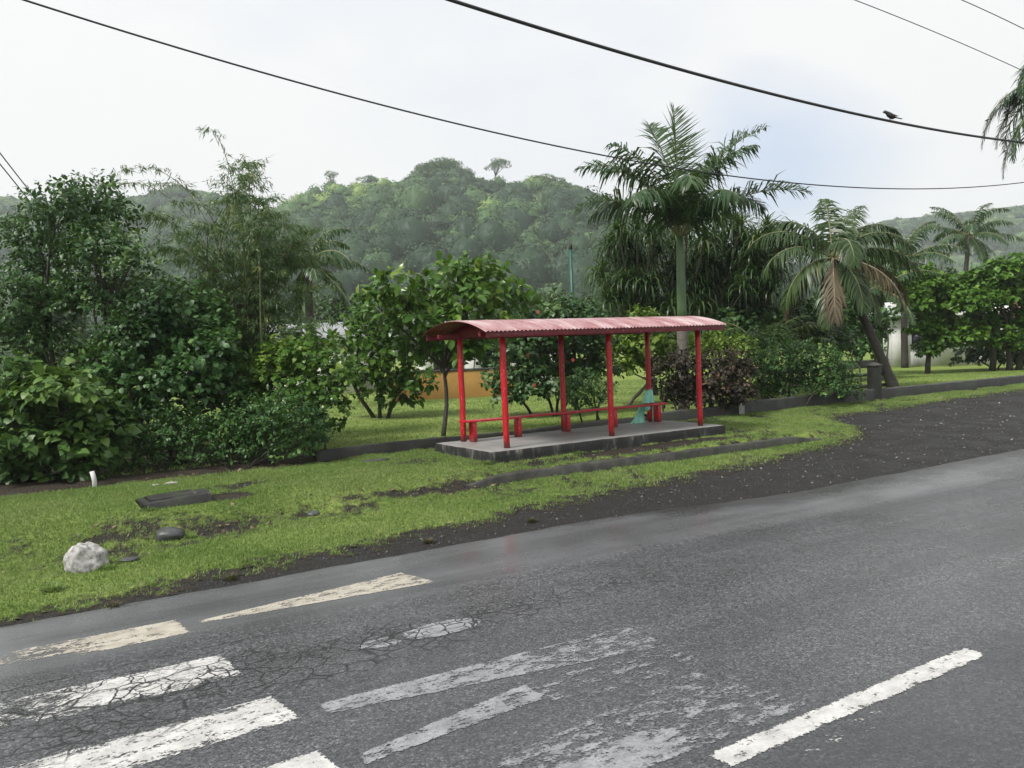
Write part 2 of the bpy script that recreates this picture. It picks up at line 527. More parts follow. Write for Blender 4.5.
def crack_region(b, p):
    """1 where the old surface has crazed: a strip along the near wheel track by the crossing"""
    x = b.n('ShaderNodeSeparateXYZ', Vector=p)
    X, Y = x.outputs[0], x.outputs[1]
    n = b.noise(p, 1.1, 4, 0.6)
    mid = b.math('MULTIPLY_ADD', X, 0.02, 7.1)
    dy = b.math('ABSOLUTE', b.math('SUBTRACT', Y, mid))
    m1 = b.math('SUBTRACT', 1.0, b.math('ADD', dy, b.math('MULTIPLY', X, 0.10)))
    m = b.math('ADD', m1, b.math('MULTIPLY', b.math('SUBTRACT', n, 0.5), 1.5))
    return b.ramp(m, [(0.05, 0.0), (0.45, 1.0)]), X, Y


def road_mat():
    b = NB('wet worn asphalt')
    p = b.pos()
    reg, X, Y = crack_region(b, p)
    v = b.n('ShaderNodeTexVoronoi', Vector=p, Scale=85.0)
    v2 = b.n('ShaderNodeTexVoronoi', Vector=p, Scale=42.0)
    fine = b.noise(p, 55, 3, 0.7)
    agg = b.math('ADD', b.math('MULTIPLY', b.n('ShaderNodeSeparateColor', Color=v.outputs['Color']).outputs[0], 0.6),
                 b.math('MULTIPLY', b.n('ShaderNodeSeparateColor', Color=v2.outputs['Color']).outputs[0], 0.4))
    col = b.ramp(agg, [(0.10, (0.014, 0.0145, 0.016)), (0.45, (0.055, 0.057, 0.062)), (0.75, (0.108, 0.111, 0.119)), (0.97, (0.23, 0.236, 0.248))])
    big = b.noise(p, 0.45, 4, 0.6)
    wob = b.math('MULTIPLY', b.math('SUBTRACT', b.noise(p, 0.9, 5, 0.65), 0.5), 0.9)
    yw = b.math('ADD', Y, wob)
    sh = b.n('ShaderNodeMapRange', {'interpolation_type': 'SMOOTHSTEP'}, Value=X, i1=6.5, i2=11.0, i3=0.0, i4=1.0).outputs[0]
    lo = b.math('MULTIPLY_ADD', sh, -0.35, 8.15)
    hi = b.math('MULTIPLY_ADD', sh, -1.15, 10.15)
    band = b.math('MULTIPLY', b.math('MULTIPLY', b.math('SUBTRACT', yw, lo), 2.5, clamp=True),
                  b.math('MULTIPLY', b.math('SUBTRACT', hi, yw), 4.0, clamp=True))
    dirty = b.math('MULTIPLY', b.math('SUBTRACT', yw, hi), 4.0, clamp=True)
    inner = b.n('ShaderNodeMapRange', {'interpolation_type': 'SMOOTHSTEP'}, Value=b.math('ADD', Y, b.math('MULTIPLY', wob, 0.3)), i1=3.5, i2=3.9, i3=1.0, i4=0.0).outputs[0]
    sheen_col = b.ramp(fine, [(0.3, (0.12, 0.123, 0.131)), (0.7, (0.18, 0.185, 0.196))])  # sky sheen along the asphalt edge, painted as a lighter colour
    col = b.mix(b.math('MULTIPLY', band, 0.8), col, sheen_col)
    col = b.mix(b.math('MULTIPLY', dirty, 0.75), col, b.ramp(fine, [(0.3, (0.016, 0.0155, 0.015)), (0.7, (0.042, 0.04, 0.038))]))
    col = b.mix(b.math('MULTIPLY', inner, 0.5), col, (0.016, 0.017, 0.02))
    stain = b.ramp(big, [(0.35, 0.0), (0.65, 1.0)])
    col = b.mix(b.math('MULTIPLY', stain, 0.3), col, (0.03, 0.031, 0.034))
    track = b.noise(b.n('ShaderNodeMapping', Vector=p, Scale=(0.10, 1.5, 1)).outputs[0], 1.0, 4, 0.55)
    col = b.mix(b.math('MULTIPLY', b.ramp(track, [(0.42, 0.0), (0.62, 1.0)]), 0.42), col, (0.026, 0.027, 0.030))
    oil = b.ramp(b.noise(p, 2.6, 4, 0.6), [(0.66, 0.0), (0.74, 1.0)])
    col = b.mix(b.math('MULTIPLY', oil, 0.35), col, (0.015, 0.015, 0.017))
    reg2 = b.ramp(b.noise(p, 1.7, 3), [(0.40, 0.0), (0.58, 1.0)])
    cr = b.math('MULTIPLY', crack_nodes(b, p, 4.2, 0.04), reg)
    cr2 = b.math('MULTIPLY', crack_nodes(b, p, 9.5, 0.07), b.math('MULTIPLY', reg, reg2))
    seamd = b.math('ABSOLUTE', b.math('SUBTRACT', Y, b.math('MULTIPLY_ADD', b.math('SUBTRACT', b.noise(p, 4, 5, 0.65), 0.5), 0.16, 8.02)))
    seam = b.math('MULTIPLY', b.math('SUBTRACT', 1.0, b.math('DIVIDE', seamd, 0.016), clamp=True),
                  b.n('ShaderNodeMapRange', Value=X, i1=2.0, i2=3.2, i3=1.0, i4=0.0).outputs[0])
    cr = b.math('MAXIMUM', b.math('MAXIMUM', cr, cr2), seam)
    col = b.mix(cr, col, (0.006, 0.006, 0.007))
    wet = b.noise(p, 0.7, 4, 0.6)
    rough = b.math('SUBTRACT', b.ramp(wet, [(0.35, 0.22), (0.65, 0.42)]), b.math('MULTIPLY', band, 0.05))
    h = b.math('SUBTRACT', b.math('MULTIPLY', b.math('ADD', b.math('MULTIPLY', v2.outputs['Distance'], 0.6), b.math('MULTIPLY', fine, 0.5)),
                                  b.math('SUBTRACT', 1.0, b.math('MULTIPLY', band, 0.75))), b.math('MULTIPLY', cr, 1.5))
    b.bsdf(Base_Color=col, Roughness=rough, Normal=b.bump(h, 0.36, 0.010), Specular_IOR_Level=0.55)
    return b.m


M['road'] = road_mat()


def paint_mat(name, c0, c1, rough=0.45, grain=0.18):
    """worn road paint: attribute edge = metres from the outline, wear = how much is gone"""
    b = NB(name)
    p = b.pos()
    reg, X, Y = crack_region(b, p)
    n = b.noise(p, 40, 5, 0.75)
    n2 = b.noise(p, 4.5, 5, 0.65)
    mp = b.n('ShaderNodeMapping', Vector=p, Scale=(0.55, 1.2, 1))
    n3 = b.noise(mp.outputs[0], 8, 7, 0.72)
    v = b.n('ShaderNodeTexVoronoi', Vector=p, Scale=55.0)
    g = b.n('ShaderNodeSeparateColor', Color=v.outputs['Color']).outputs[0]
    col = b.ramp(n2, [(0.3, c0), (0.62, c1)])
    col = b.mix(b.math('MULTIPLY', g, grain), col, tuple(x * 0.35 for x in c0))
    edge = b.attr('edge')
    wear = b.attr('wear')
    a_edge = b.math('GREATER_THAN', b.math('ADD', edge, b.math('MULTIPLY', b.math('SUBTRACT', b.math('ADD', b.math('MULTIPLY', n, 0.5), b.math('MULTIPLY', n3, 0.5)), 0.5), 0.22)), 0.012)
    wv = b.math('ADD', b.math('ADD', b.math('MULTIPLY', n3, 0.74), b.math('MULTIPLY', n, 0.16)), b.math('MULTIPLY', g, 0.10))
    a_wear = b.math('MULTIPLY', b.math('SUBTRACT', wv, wear), 14.0, clamp=True)
    reg2 = b.ramp(b.noise(p, 1.7, 3), [(0.40, 0.0), (0.58, 1.0)])
    cr = b.math('MAXIMUM', crack_nodes(b, p, 4.2, 0.035), b.math('MULTIPLY', crack_nodes(b, p, 9.5, 0.06), reg2))
    a_cr = b.math('SUBTRACT', 1.0, b.math('MULTIPLY', b.math('MULTIPLY', cr, 2.0, clamp=True), reg))
    al = b.math('MULTIPLY', b.math('MULTIPLY', a_edge, a_wear), a_cr)
    b.bsdf(Base_Color=col, Roughness=rough, Alpha=al, Normal=b.bump(b.math('ADD', n, g), 0.3, 0.005))
    return b.m


M['paint_white'] = paint_mat('white road paint', (0.34, 0.34, 0.33), (0.57, 0.57, 0.555))
M['paint_cream'] = paint_mat('cream road paint', (0.30, 0.275, 0.22), (0.46, 0.43, 0.37))
M['paint_grey'] = paint_mat('old road paint and sky sheen', (0.19, 0.198, 0.21), (0.32, 0.33, 0.348), 0.38, 0.45)  # old markings; the oval patches use it for painted sky sheen


# ------------------------------------------------------------------ terrain
def t_edge(s):
    s = np.asarray(s, float)
    return 10.02 - 0.55 * sstep(7.5, 12, s) + 0.12 * (fbm(s * 1.1, s * 0 + 3.1, 5) - 0.5)


def zg(s, t):
    s = np.asarray(s, float); t = np.asarray(t, float)
    te = t_edge(s)
    k = np.clip((t - te) / (13.05 - te), 0, 1)
    a = 0.15 * k
    wob = (fbm(s * 0.9, t * 0 + 1.7, 9) - 0.5) * 0.5 * sstep(8.0, 6.0, s)
    lo = 13.06 - 0.45 * sstep(8.0, 6.0, s) + wob
    hi = 13.22 + 0.25 * sstep(8.0, 6.0, s) + wob
    a = a + 0.17 * sstep(lo, hi, t) + 0.10 * sstep(13.2, 14.2, t)
    b = 0.42 * np.clip((t - te) / (17.0 - te), 0, 1)
    w = sstep(16.2, 18.4, s)
    z = a * (1 - w) + b * w
    return z + 0.035 * (fbm(s * 0.8, t * 0.8, 3) - 0.5) * sstep(10.2, 11.5, t)


def grid_mesh(name, S, T, zf, mats, mask=None, attrs=None, smooth=True):
    SS, TT = np.meshgrid(S, T, indexing='ij')
    Z = zf(SS, TT)
    V = np.stack([SS, TT, Z], -1).reshape(-1, 3)
    nt_ = len(T)
    i = (np.arange(len(S) - 1)[:, None] * nt_ + np.arange(nt_ - 1)[None, :])
    F = np.stack([i, i + nt_, i + nt_ + 1, i + 1], -1)
    if mask is not None:
        sc = 0.5 * (S[:-1] + S[1:]); tc = 0.5 * (T[:-1] + T[1:])
        F = F[mask(*np.meshgrid(sc, tc, indexing='ij'))]
    F = F.reshape(-1, 4)
    at_ = {k: f(SS, TT).ravel() for k, f in (attrs or {}).items()}
    return mesh_np(name, V, F, mats, attrs=at_, smooth=smooth)


def ground_mat():
    b = NB('rough ground cover')
    p = b.pos()
    n = b.noise(p, 0.08, 5, 0.6)
    f = b.noise(p, 3, 4, 0.6)
    col = b.ramp(b.math('ADD', b.math('MULTIPLY', n, 0.6), b.math('MULTIPLY', f, 0.4)), [(0.35, (0.035, 0.05, 0.018)), (0.6, (0.09, 0.13, 0.03))])
    b.bsdf(Base_Color=col, Roughness=0.9)
    return b.m


M['ground'] = ground_mat()
gx = np.linspace(-1400, 1400, 14)
struct(obj('ground', grid_mesh('ground', gx, gx, lambda s, t: s * 0 - 0.12, M['ground'])))

rs = np.concatenate([np.arange(-60, -6, 3.0), np.arange(-6, 40, 0.08), np.arange(40, 160, 4.0)])


def road_mesh():
    te = t_edge(rs)
    te = te + 0.05 * (fbm(rs * 4, rs * 0 + 8, 21) - 0.5)
    cols = np.array([0, 0.25, 0.5, 0.75, 1.0])
    V = np.stack([np.repeat(rs, 5), (-2.6 + (te[:, None] + 2.6) * cols).ravel(), np.zeros(len(rs) * 5)], -1)
    i = np.arange(len(rs) - 1)[:, None] * 5 + np.arange(4)[None, :]
    F = np.stack([i, i + 5, i + 6, i + 1], -1).reshape(-1, 4)
    return mesh_np('road', V, F, M['road'], smooth=True)


road = struct(obj('road', road_mesh()))

# crossing stripes, lines and painted sheen patches: sheets 4 mm above the road, children of it


def quad_paint(name, c, mat, wear, wear_fn=None, oval=None):
    """c = 4 corners (x,y): along the stripe then across"""
    c = np.array(c, float)
    L = np.linalg.norm(c[1] - c[0]); Wd = np.linalg.norm(c[3] - c[0]) + 1e-6
    Wd = max(Wd, np.linalg.norm(c[2] - c[1]))
    nu, nv = max(4, int(L / 0.06)), max(3, int(Wd / 0.04))
    u = np.linspace(0, 1, nu)[:, None]; v = np.linspace(0, 1, nv)[None, :]
    P = ((1 - u) * (1 - v))[..., None] * c[0] + (u * (1 - v))[..., None] * c[1] + (u * v)[..., None] * c[2] + ((1 - u) * v)[..., None] * c[3]
    wloc = np.linalg.norm(P[:, -1] - P[:, 0], axis=1)[:, None]
    e = np.minimum(np.minimum(u, 1 - u) * L, np.minimum(v, 1 - v) * wloc)
    if oval:
        e = (1 - np.sqrt(((P[..., 0] - oval[0]) / oval[2]) ** 2 + ((P[..., 1] - oval[1]) / oval[3]) ** 2)) * oval[3]
    wr = np.full((nu, nv), wear) if wear_fn is None else wear_fn(P[..., 0], P[..., 1])
    V = np.concatenate([P, np.full((nu, nv, 1), 0.004)], -1).reshape(-1, 3)
    i = np.arange(nu - 1)[:, None] * nv + np.arange(nv - 1)[None, :]
    F = np.stack([i, i + nv, i + nv + 1, i + 1], -1).reshape(-1, 4)
    return obj(name, mesh_np(name, V, F, mat, attrs={'edge': e.ravel(), 'wear': wr.ravel()}), road)


quad_paint('crossing_stripe', [(-2.2, 8.50), (1.64, 8.54), (1.60, 9.08), (-2.2, 9.08)], M['paint_cream'], 0.3,
           lambda x, y: 0.49 - 0.11 * sstep(0.4, 1.0, x) + 0.16 * sstep(8.75, 8.6, y) * sstep(1.0, 0.4, x))
quad_paint('crossing_stripe', [(1.75, 8.78), (4.32, 8.56), (4.16, 9.21), (1.78, 8.88)], M['paint_cream'], 0.41)
quad_paint('crossing_stripe', [(-2.2, 7.10), (1.76, 7.12), (1.72, 7.75), (-2.2, 7.78)], M['paint_white'], 0.3,
           lambda x, y: 0.40 + 0.09 * sstep(0.9, 0.2, x) + 0.06 * sstep(7.3, 7.15, y))
quad_paint('crossing_stripe', [(-2.2, 5.81), (1.88, 6.00), (1.82, 6.54), (-2.2, 6.38)], M['paint_white'], 0.35,
           lambda x, y: 0.40 + 0.07 * sstep(6.35, 6.5, y) + 0.05 * sstep(6.1, 5.95, y))
quad_paint('crossing_stripe', [(-2.2, 4.73), (1.87, 4.90), (1.80, 5.44), (-2.2, 5.32)], M['paint_white'], 0.36)
quad_paint('crossing_stripe', [(-2.2, 3.53), (1.9, 3.63), (1.9, 4.17), (-2.2, 4.12)], M['paint_white'], 0.36)
quad_paint('old_marking', [(2.05, 5.94), (4.95, 5.45), (5.0, 6.05), (2.05, 6.17)], M['paint_grey'], 0.45,
           lambda x, y: 0.42 + 0.06 * sstep(3.4, 4.2, x))
quad_paint('old_marking', [(1.98, 5.06), (3.5, 5.2), (3.5, 5.52), (1.98, 5.22)], M['paint_grey'], 0.41)
quad_paint('old_marking', [(3.5, 5.0), (4.9, 4.95), (5.0, 5.42), (3.5, 5.52)], M['paint_grey'], 0.52)
quad_paint('old_marking', [(2.2, 3.95), (4.95, 3.95), (4.7, 4.9), (2.7, 4.6)], M['paint_grey'], 0.46,
           lambda x, y: 0.50 - 0.10 * sstep(4.45, 4.2, y) * sstep(4.1, 3.5, x))
quad_paint('sheen_patch', [(3.15, 6.85), (4.1, 6.85), (4.1, 7.35), (3.15, 7.35)], M['paint_grey'], 0.34, oval=(3.62, 7.1, 0.42, 0.2))  # sky reflected on smooth asphalt, painted as pale oval sheets
quad_paint('sheen_patch', [(2.75, 6.9), (3.2, 6.9), (3.2, 7.3), (2.75, 7.3)], M['paint_grey'], 0.42, oval=(2.98, 7.1, 0.22, 0.13))
for x0 in (3.80, 16.8, 29.8):
    quad_paint('centre_line_dash', [(x0, 3.655), (x0 + 3, 3.695), (x0 + 3, 3.905), (x0, 3.865)], M['paint_white'], 0.38)
quad_paint('old_marking', [(4.15, 3.38), (5.2, 3.42), (5.2, 3.62), (4.15, 3.58)], M['paint_white'], 0.58)

# gravel / soil strip under everything between road and wall


def soil_attr(s, t):
    g = t - grass_edge(s)
    return np.clip(sstep(0.2, 0.9, g), 0, 1)


_ge = np.array([(-8, 9.8), (-3, 10.0), (0, 10.2), (2.2, 10.52), (5.4, 10.92), (9, 11.38), (13, 11.75), (16.2, 12.3), (17.9, 12.7), (19.0, 13.6), (19.5, 14.7),
                (20.2, 15.2), (25, 15.45), (32, 15.95), (45, 16.3), (90, 16.5)])


def grass_edge(s):
    return np.interp(s, _ge[:, 0], _ge[:, 1])


vs = np.concatenate([np.arange(-6, 24, 0.09), np.arange(24, 90, 0.4)])
vt = np.arange(9.0, 17.25, 0.09)


def z_gravel(s, t):
    return np.where(t < t_edge(s) - 0.05, -0.03, zg(s, t) - 0.012 + 0.008 * (fbm(s * 3, t * 3, 31) - 0.5) * sstep(10.0, 10.6, t))


struct(obj('gravel_shoulder', grid_mesh('gravel_shoulder', vs, vt, z_gravel, M['gravel'], attrs={'tint': soil_attr})))


def grass_val(s, t):
    """>0 where grass grows on the verge"""
    n1 = fbm(s * 1.3, t * 1.3, 41) - 0.5
    n2 = fbm(s * 5.5, t * 5.5, 43, 3) - 0.5
    g = (t - grass_edge(s)) + 0.5 * n1 + 0.75 * n2 + 0.35 * (vnoise(s * 23, t * 23, 47) - 0.5)
    g = np.minimum(g, 0.7)
    nn = n1 * 1.0 + n2 * 1.1

    def patch(cs, ct, rs_, rt_, k=1.0):
        d = np.sqrt(((s - cs) / rs_) ** 2 + ((t - ct) / rt_) ** 2)
        return k * (1.0 - d)
    dirt = -1 + 0 * s
    dirt = np.maximum(dirt, patch(11.9, 13.64, 3.3, 0.27, 0.9))                 # in front of the slab
    dirt = np.maximum(dirt, patch(3.3, 12.8, 2.2, 0.3, 0.2))                 # eroded bank
    dirt = np.maximum(dirt, patch(6.6, 13.0, 1.6, 0.2, 0.5))
    dirt = np.maximum(dirt, patch(1.3, 12.25, 0.8, 0.3, 0.3))
    dirt = np.maximum(dirt, patch(3.35, 14.0, 0.4, 0.28, 1.0))                  # beside the block
    dirt = np.maximum(dirt, patch(3.75, 14.9, 0.7, 0.4, 0.3))
    dirt = np.maximum(dirt, patch(7.1, 15.1, 0.9, 0.3, 0.15))
    dirt = np.maximum(dirt, patch(18.5, 14.9, 2.5, 0.3, 0.05))
    dirt = np.maximum(dirt, np.minimum((t - 16.55) * 1.2, 0.6) * sstep(7.2, 6.0, s))   # shade soil under the shrubs
    return np.minimum(g, -(dirt + 0.6 * nn + 0.3 * (vnoise(s * 17, t * 17, 49) - 0.5)) + 0.16)


def z_turf(s, t):
    return z_gravel(s, t) + 0.002 + (0.016 + 0.012 * fbm(s * 4, t * 4, 51)) * sstep(-0.15, 0.25, grass_val(s, t))


struct(obj('grass_verge', grid_mesh('grass_verge', vs, vt, z_turf, M['thin_turf'], mask=lambda s, t: grass_val(s, t) > -0.22, attrs={'growth': grass_val})))

LAWN_Z = 0.50


def z_lawn(s, t):
    return LAWN_Z + 0.06 * (fbm(s * 0.35, t * 0.35, 61) - 0.5) - 0.16 * sstep(17.2, 16.86, t)


ls = np.concatenate([np.arange(-120, -4, 8.0), np.arange(-4, 60, 0.5), np.arange(60, 180, 8.0)])
ltt = np.concatenate([[16.86, 17.02], np.arange(17.2, 40, 0.5), np.arange(40, 160, 6.0)])
struct(obj('lawn', grid_mesh('lawn', ls, ltt, z_lawn, M['turf'], mask=lambda s, t: ~((s < 6.0) & (t < 21.5) & (s > -4)))))
struct(obj('soil_bed', grid_mesh('soil_bed', np.arange(-4.6, 6.6, 0.15), np.arange(16.8, 22.2, 0.15),
                                 lambda s, t: z_lawn(s, t) - 0.02 + 0.05 * (fbm(s * 1.7, t * 1.7, 77) - 0.5), M['gravel'], attrs={'tint': lambda s, t: s * 0 + 1.0})))


def blades(name, n, s0, s1, t0, t1, keep, zf, h=(0.03, 0.07), w=0.006, clump=0.5):
    s = rng.uniform(s0, s1, n); t = rng.uniform(t0, t1, n)
    k = keep(s, t)
    s, t = s[k], t[k]
    n = len(s)
    z = zf(s, t)
    lush = fbm(s * 1.1, t * 1.1, 71)
    H = rng.uniform(h[0], h[1], n) * (0.55 + 0.9 * lush)
    a = rng.uniform(0, 2 * np.pi, n)
    lean = rng.uniform(0.2, 1.1, n)
    la = rng.uniform(0, 2 * np.pi, n)
    b = np.stack([s, t, z - 0.006], -1)
    side = np.stack([np.cos(a), np.sin(a), 0 * a], -1) * (w * rng.uniform(0.7, 1.5, n))[:, None]
    tip = b + np.stack([np.cos(la) * np.sin(lean), np.sin(la) * np.sin(lean), np.cos(lean)], -1) * H[:, None]
    V = np.stack([b - side, b + side, tip], 1).reshape(-1, 3)
    F = np.arange(3 * n).reshape(-1, 3)
    tint = np.repeat(np.clip(rng.normal(0.5, 0.22, n), 0, 1), 3)
    return mesh_np(name, V, F, M['blade'], attrs={'tint': tint})


def not_built(s, t):
    return ~((s > 8.25) & (s < 14.65) & (t > 13.9) & (t < 16.3)) & ~((s > 7.4) & (s < 16.7) & (t > 13.04) & (t < 13.2)) & ~((s > 2.0) & (s < 3.1) & (t > 13.75) & (t < 14.4))


keep_v = lambda s, t: (grass_val(s, t) > -0.16 + 0.42 * rng.random(len(s)) ** 0.7) & not_built(s, t)
struct(obj('short_grass', blades('short_grass', 360000, -1.5, 10, 9.9, 17.1, keep_v, z_turf, (0.025, 0.065), 0.0055)), 'stuff',
       'short green grass on the near verge')
struct(obj('short_grass', blades('short_grass', 420000, 10, 38, 10.8, 17.1, keep_v, z_turf, (0.03, 0.06), 0.007)), 'stuff',
       'short green grass around and beyond the shelter')
struct(obj('lawn_grass', blades('lawn_grass', 150000, 2, 42, 17.4, 36, lambda s, t: s * 0 == 0, z_lawn, (0.035, 0.07), 0.010)), 'stuff',
       'mown green grass of the lawn behind the wall')

# ------------------------------------------------------------------ bus shelter
SX0, SX1, SY0, SY1, SZ = 8.28, 14.58, 13.92, 16.22, 0.63
shelter = thing('bus_shelter', 'open red bus shelter with curved corrugated roof on six posts and a concrete platform', 'bus shelter', (SX0, SY0, 0.4))
so = np.array([SX0, SY0, 0.4])


def child(name, me, par, off=so):
    return obj(name, me, par, tuple(-np.asarray(off)))


# platform: chipped edges
def platform():
    nx, ny = 64, 24
    X = np.linspace(SX0, SX1, nx); Y = np.linspace(SY0, SY1, ny)
    XX, YY = np.meshgrid(X, Y, indexing='ij')
    edge = np.minimum(np.minimum(XX - SX0, SX1 - XX), np.minimum(YY - SY0, SY1 - YY))
    Z = SZ + 0.008 * (fbm(XX * 2, YY * 2, 81) - 0.5) - 0.02 * (edge < 0.02) * fbm(XX * 6, YY * 6, 83)
    V = [np.stack([XX, YY, Z], -1).reshape(-1, 3)]
    i = np.arange(nx - 1)[:, None] * ny + np.arange(ny - 1)[None, :]
    F = [np.stack([i, i + ny, i + ny + 1, i + 1], -1).reshape(-1, 4)]
    mi = [np.zeros(len(F[0]), int)]
    ring = np.concatenate([np.arange(nx) * ny, (nx - 1) * ny + np.arange(1, ny), np.arange(nx - 2, -1, -1) * ny + ny - 1, np.arange(ny - 2, 0, -1)])
    top = V[0][ring]
    n0 = nx * ny
    rows = [ring]
    for k, (dz, bulge) in enumerate(((-0.03, 0.012), (-0.14, 0.015), (-0.34, 0.02))):
        r = top.copy(); r[:, 2] = SZ + dz
        c = np.array([(SX0 + SX1) / 2, (SY0 + SY1) / 2])
        d = np.sign(r[:, :2] - c) * (np.abs((r[:, :2] - c)) > np.array([(SX1 - SX0) / 2 - 1e-3, (SY1 - SY0) / 2 - 1e-3]))
        r[:, :2] += d * (bulge * (0.2 + 1.4 * vnoise(np.arange(len(r)) * 0.6, np.full(len(r), k * 1.0), 85)))[:, None]
        V.append(r); rows.append(n0 + np.arange(len(ring))); n0 += len(ring)
    m = len(ring)
    for a, b in zip(rows[:-1], rows[1:]):
        F.append(np.stack([a, b, np.roll(b, -1), np.roll(a, -1)], -1)); mi.append(np.ones(m, int))
    return mesh_np('platform', np.concatenate(V), F, [M['slab'], M['slab_side']], np.concatenate(mi))


child('platform', platform(), shelter)
PX = (8.82, 11.48, 14.10); PYF, PYB = 14.22, 15.95
ROOF_Z, RISE, RY0, RY1, RX0, RX1 = 2.93, 0.25, 13.82, 16.5, 8.2, 14.68


def arch_z(y):
    k = (y - (RY0 + RY1) / 2) / ((RY1 - RY0) / 2)
    return ROOF_Z + RISE * (1 - k * k)


for px in PX:
    for py in (PYF, PYB):
        mb = MB()
        zt = arch_z(py) - 0.03 if py == PYF else arch_z(py) - 0.03
        zz = np.linspace(SZ - 0.01, 2.84, 9)
        wob = rng.normal(0, 0.004, (9, 2)); wob[-1] = 0
        mb.tube(np.stack([px + wob[:, 0], py + wob[:, 1], zz], -1), 0.062 + rng.normal(0, 0.0015, 9), 14)
        child('post', mb.mesh('post', M['red'], True), shelter)


def corrugated():
    pitch = 0.095
    nx = int((RX1 - RX0) / pitch * 6); ny = 22
    X = np.linspace(RX0, RX1, nx); Y = np.linspace(RY0, RY1, ny)
    XX, YY = np.meshgrid(X, Y, indexing='ij')
    w = 0.013 * np.cos(2 * np.pi * XX / pitch)
    Z = arch_z(YY) + w + 0.012 * (fbm(XX * 0.7, YY * 0.7, 91) - 0.5)
    YY = YY + 0.012 * (vnoise(XX * 1.3, XX * 0, 93) - 0.5) * (np.abs(YY - 15.15) > 1.2)
    V = np.concatenate([np.stack([XX, YY, Z], -1).reshape(-1, 3), np.stack([XX, YY, Z - 0.004], -1).reshape(-1, 3)])
    i = np.arange(nx - 1)[:, None] * ny + np.arange(ny - 1)[None, :]
    F = np.stack([i, i + ny, i + ny + 1, i + 1], -1).reshape(-1, 4)
    F2 = F[:, ::-1] + nx * ny
    ring = np.concatenate([np.arange(nx) * ny, (nx - 1) * ny + np.arange(1, ny), np.arange(nx - 2, -1, -1) * ny + ny - 1, np.arange(ny - 2, 0, -1)])
    F3 = np.stack([ring, ring + nx * ny, np.roll(ring, -1) + nx * ny, np.roll(ring, -1)], -1)
    mi = np.concatenate([np.zeros(len(F)), np.ones(len(F2) + len(F3))]).astype(int)
    return mesh_np('roof_sheet', V, [F, F2, F3], [M['roof'], M['red_dark']], mi, smooth=True)  # underside slot: shade inside the roof put into the sheet colour


roof = child('roof_sheet', corrugated(), shelter)
for y, ya in ((RY0 + 0.05, RY0 + 0.11), (RY1 - 0.11, RY1 - 0.05)):
    mb = MB().box((RX0 + 0.07, y, 2.815), (RX1 - 0.06, ya, 2.925))
    bevel(child('edge_beam', mb.mesh('edge_beam', M['red_dark']), roof, so * 0), 0.004)
for y in (PYF, PYB):
    mb = MB().box((RX0 + 0.1, y - 0.035, 2.84), (RX1 - 0.1, y + 0.035, 2.93))
    bevel(child('post_plate', mb.mesh('post_plate', M['red_dark']), roof, so * 0), 0.004)
for x in PX:
    ys = np.linspace(RY0 + 0.115, RY1 - 0.115, 15)
    zb = np.full(15, 2.86); zt = arch_z(ys) - 0.022
    V = []
    for xx in (x - 0.02, x + 0.02):
        V += [np.stack([np.full(15, xx), ys, zb], -1), np.stack([np.full(15, xx), ys, np.maximum(zt, zb + 0.01)], -1)]
    V = np.concatenate(V)
    F = []
    for k in range(14):
        F += [[k, 15 + k, 16 + k, k + 1], [30 + k, 31 + k, 46 + k, 45 + k], [k, k + 1, 31 + k, 30 + k], [15 + k, 45 + k, 46 + k, 16 + k]]
    F += [[0, 30, 45, 15], [14, 29, 59, 44]]
    child('arched_rib', mesh_np('arched_rib', V, np.array(F), M['red_dark']), roof, so * 0)

# bench
bench = thing('bench', 'long narrow red plank bench along the back of the shelter', 'bench', (8.9, 15.75, SZ))
bo = np.array([8.9, 15.75, SZ])


def plank(x0, x1, y0, y1, z0, z1, n=12, sag=0.012):
    xs = np.linspace(x0, x1, n)
    dz = -sag * np.sin(np.linspace(0, np.pi * 3, n)) ** 2
    V = []
    for y, z in ((y0, z0), (y1, z0), (y1, z1), (y0, z1)):
        V.append(np.stack([xs, np.full(n, y), z + dz], -1))
    V = np.concatenate(V)
    F = []
    for k in range(n - 1):
        for a in range(4):
            b = (a + 1) % 4
            F.append([a * n + k, a * n + k + 1, b * n + k + 1, b * n + k])
    F += [[0, n, 2 * n, 3 * n], [n - 1, 4 * n - 1, 3 * n - 1, 2 * n - 1]]
    return np.array(V), np.array(F)[:, ::-1]


V, F = plank(8.66, 14.40, 15.60, 15.86, 1.055, 1.095)
bevel(child('seat', mesh_np('seat', V, F, M['red']), bench, bo), 0.006)
for x in (8.93, 10.07, 11.40, 12.78, 14.16):
    mb = MB().box((x - 0.05, 15.64, SZ - 0.01), (x + 0.05, 15.82, 1.06), 0.003)
    bevel(child('leg', mb.mesh('leg', M['red']), bench, bo), 0.008)


# mint plastic bag tied round the post above the bench
def bag_mat():
    b = NB('mint plastic film')
    p = b.pos()
    n = b.noise(p, 9, 4)
    col = b.ramp(n, [(0.3, (0.24, 0.72, 0.54)), (0.7, (0.42, 0.85, 0.70))])
    pb = b.bsdf(Base_Color=col, Roughness=0.3, Normal=b.bump(b.noise(p, 25, 4), 0.5, 0.02))
    tr = b.n('ShaderNodeBsdfTranslucent', Color=col)
    ms = b.n('ShaderNodeMixShader', i0=0.3, i1=pb.outputs[0], i2=tr.outputs[0])
    b.t.links.new(ms.outputs[0], b.out.inputs['Surface'])
    return b.m


M['bag'] = bag_mat()


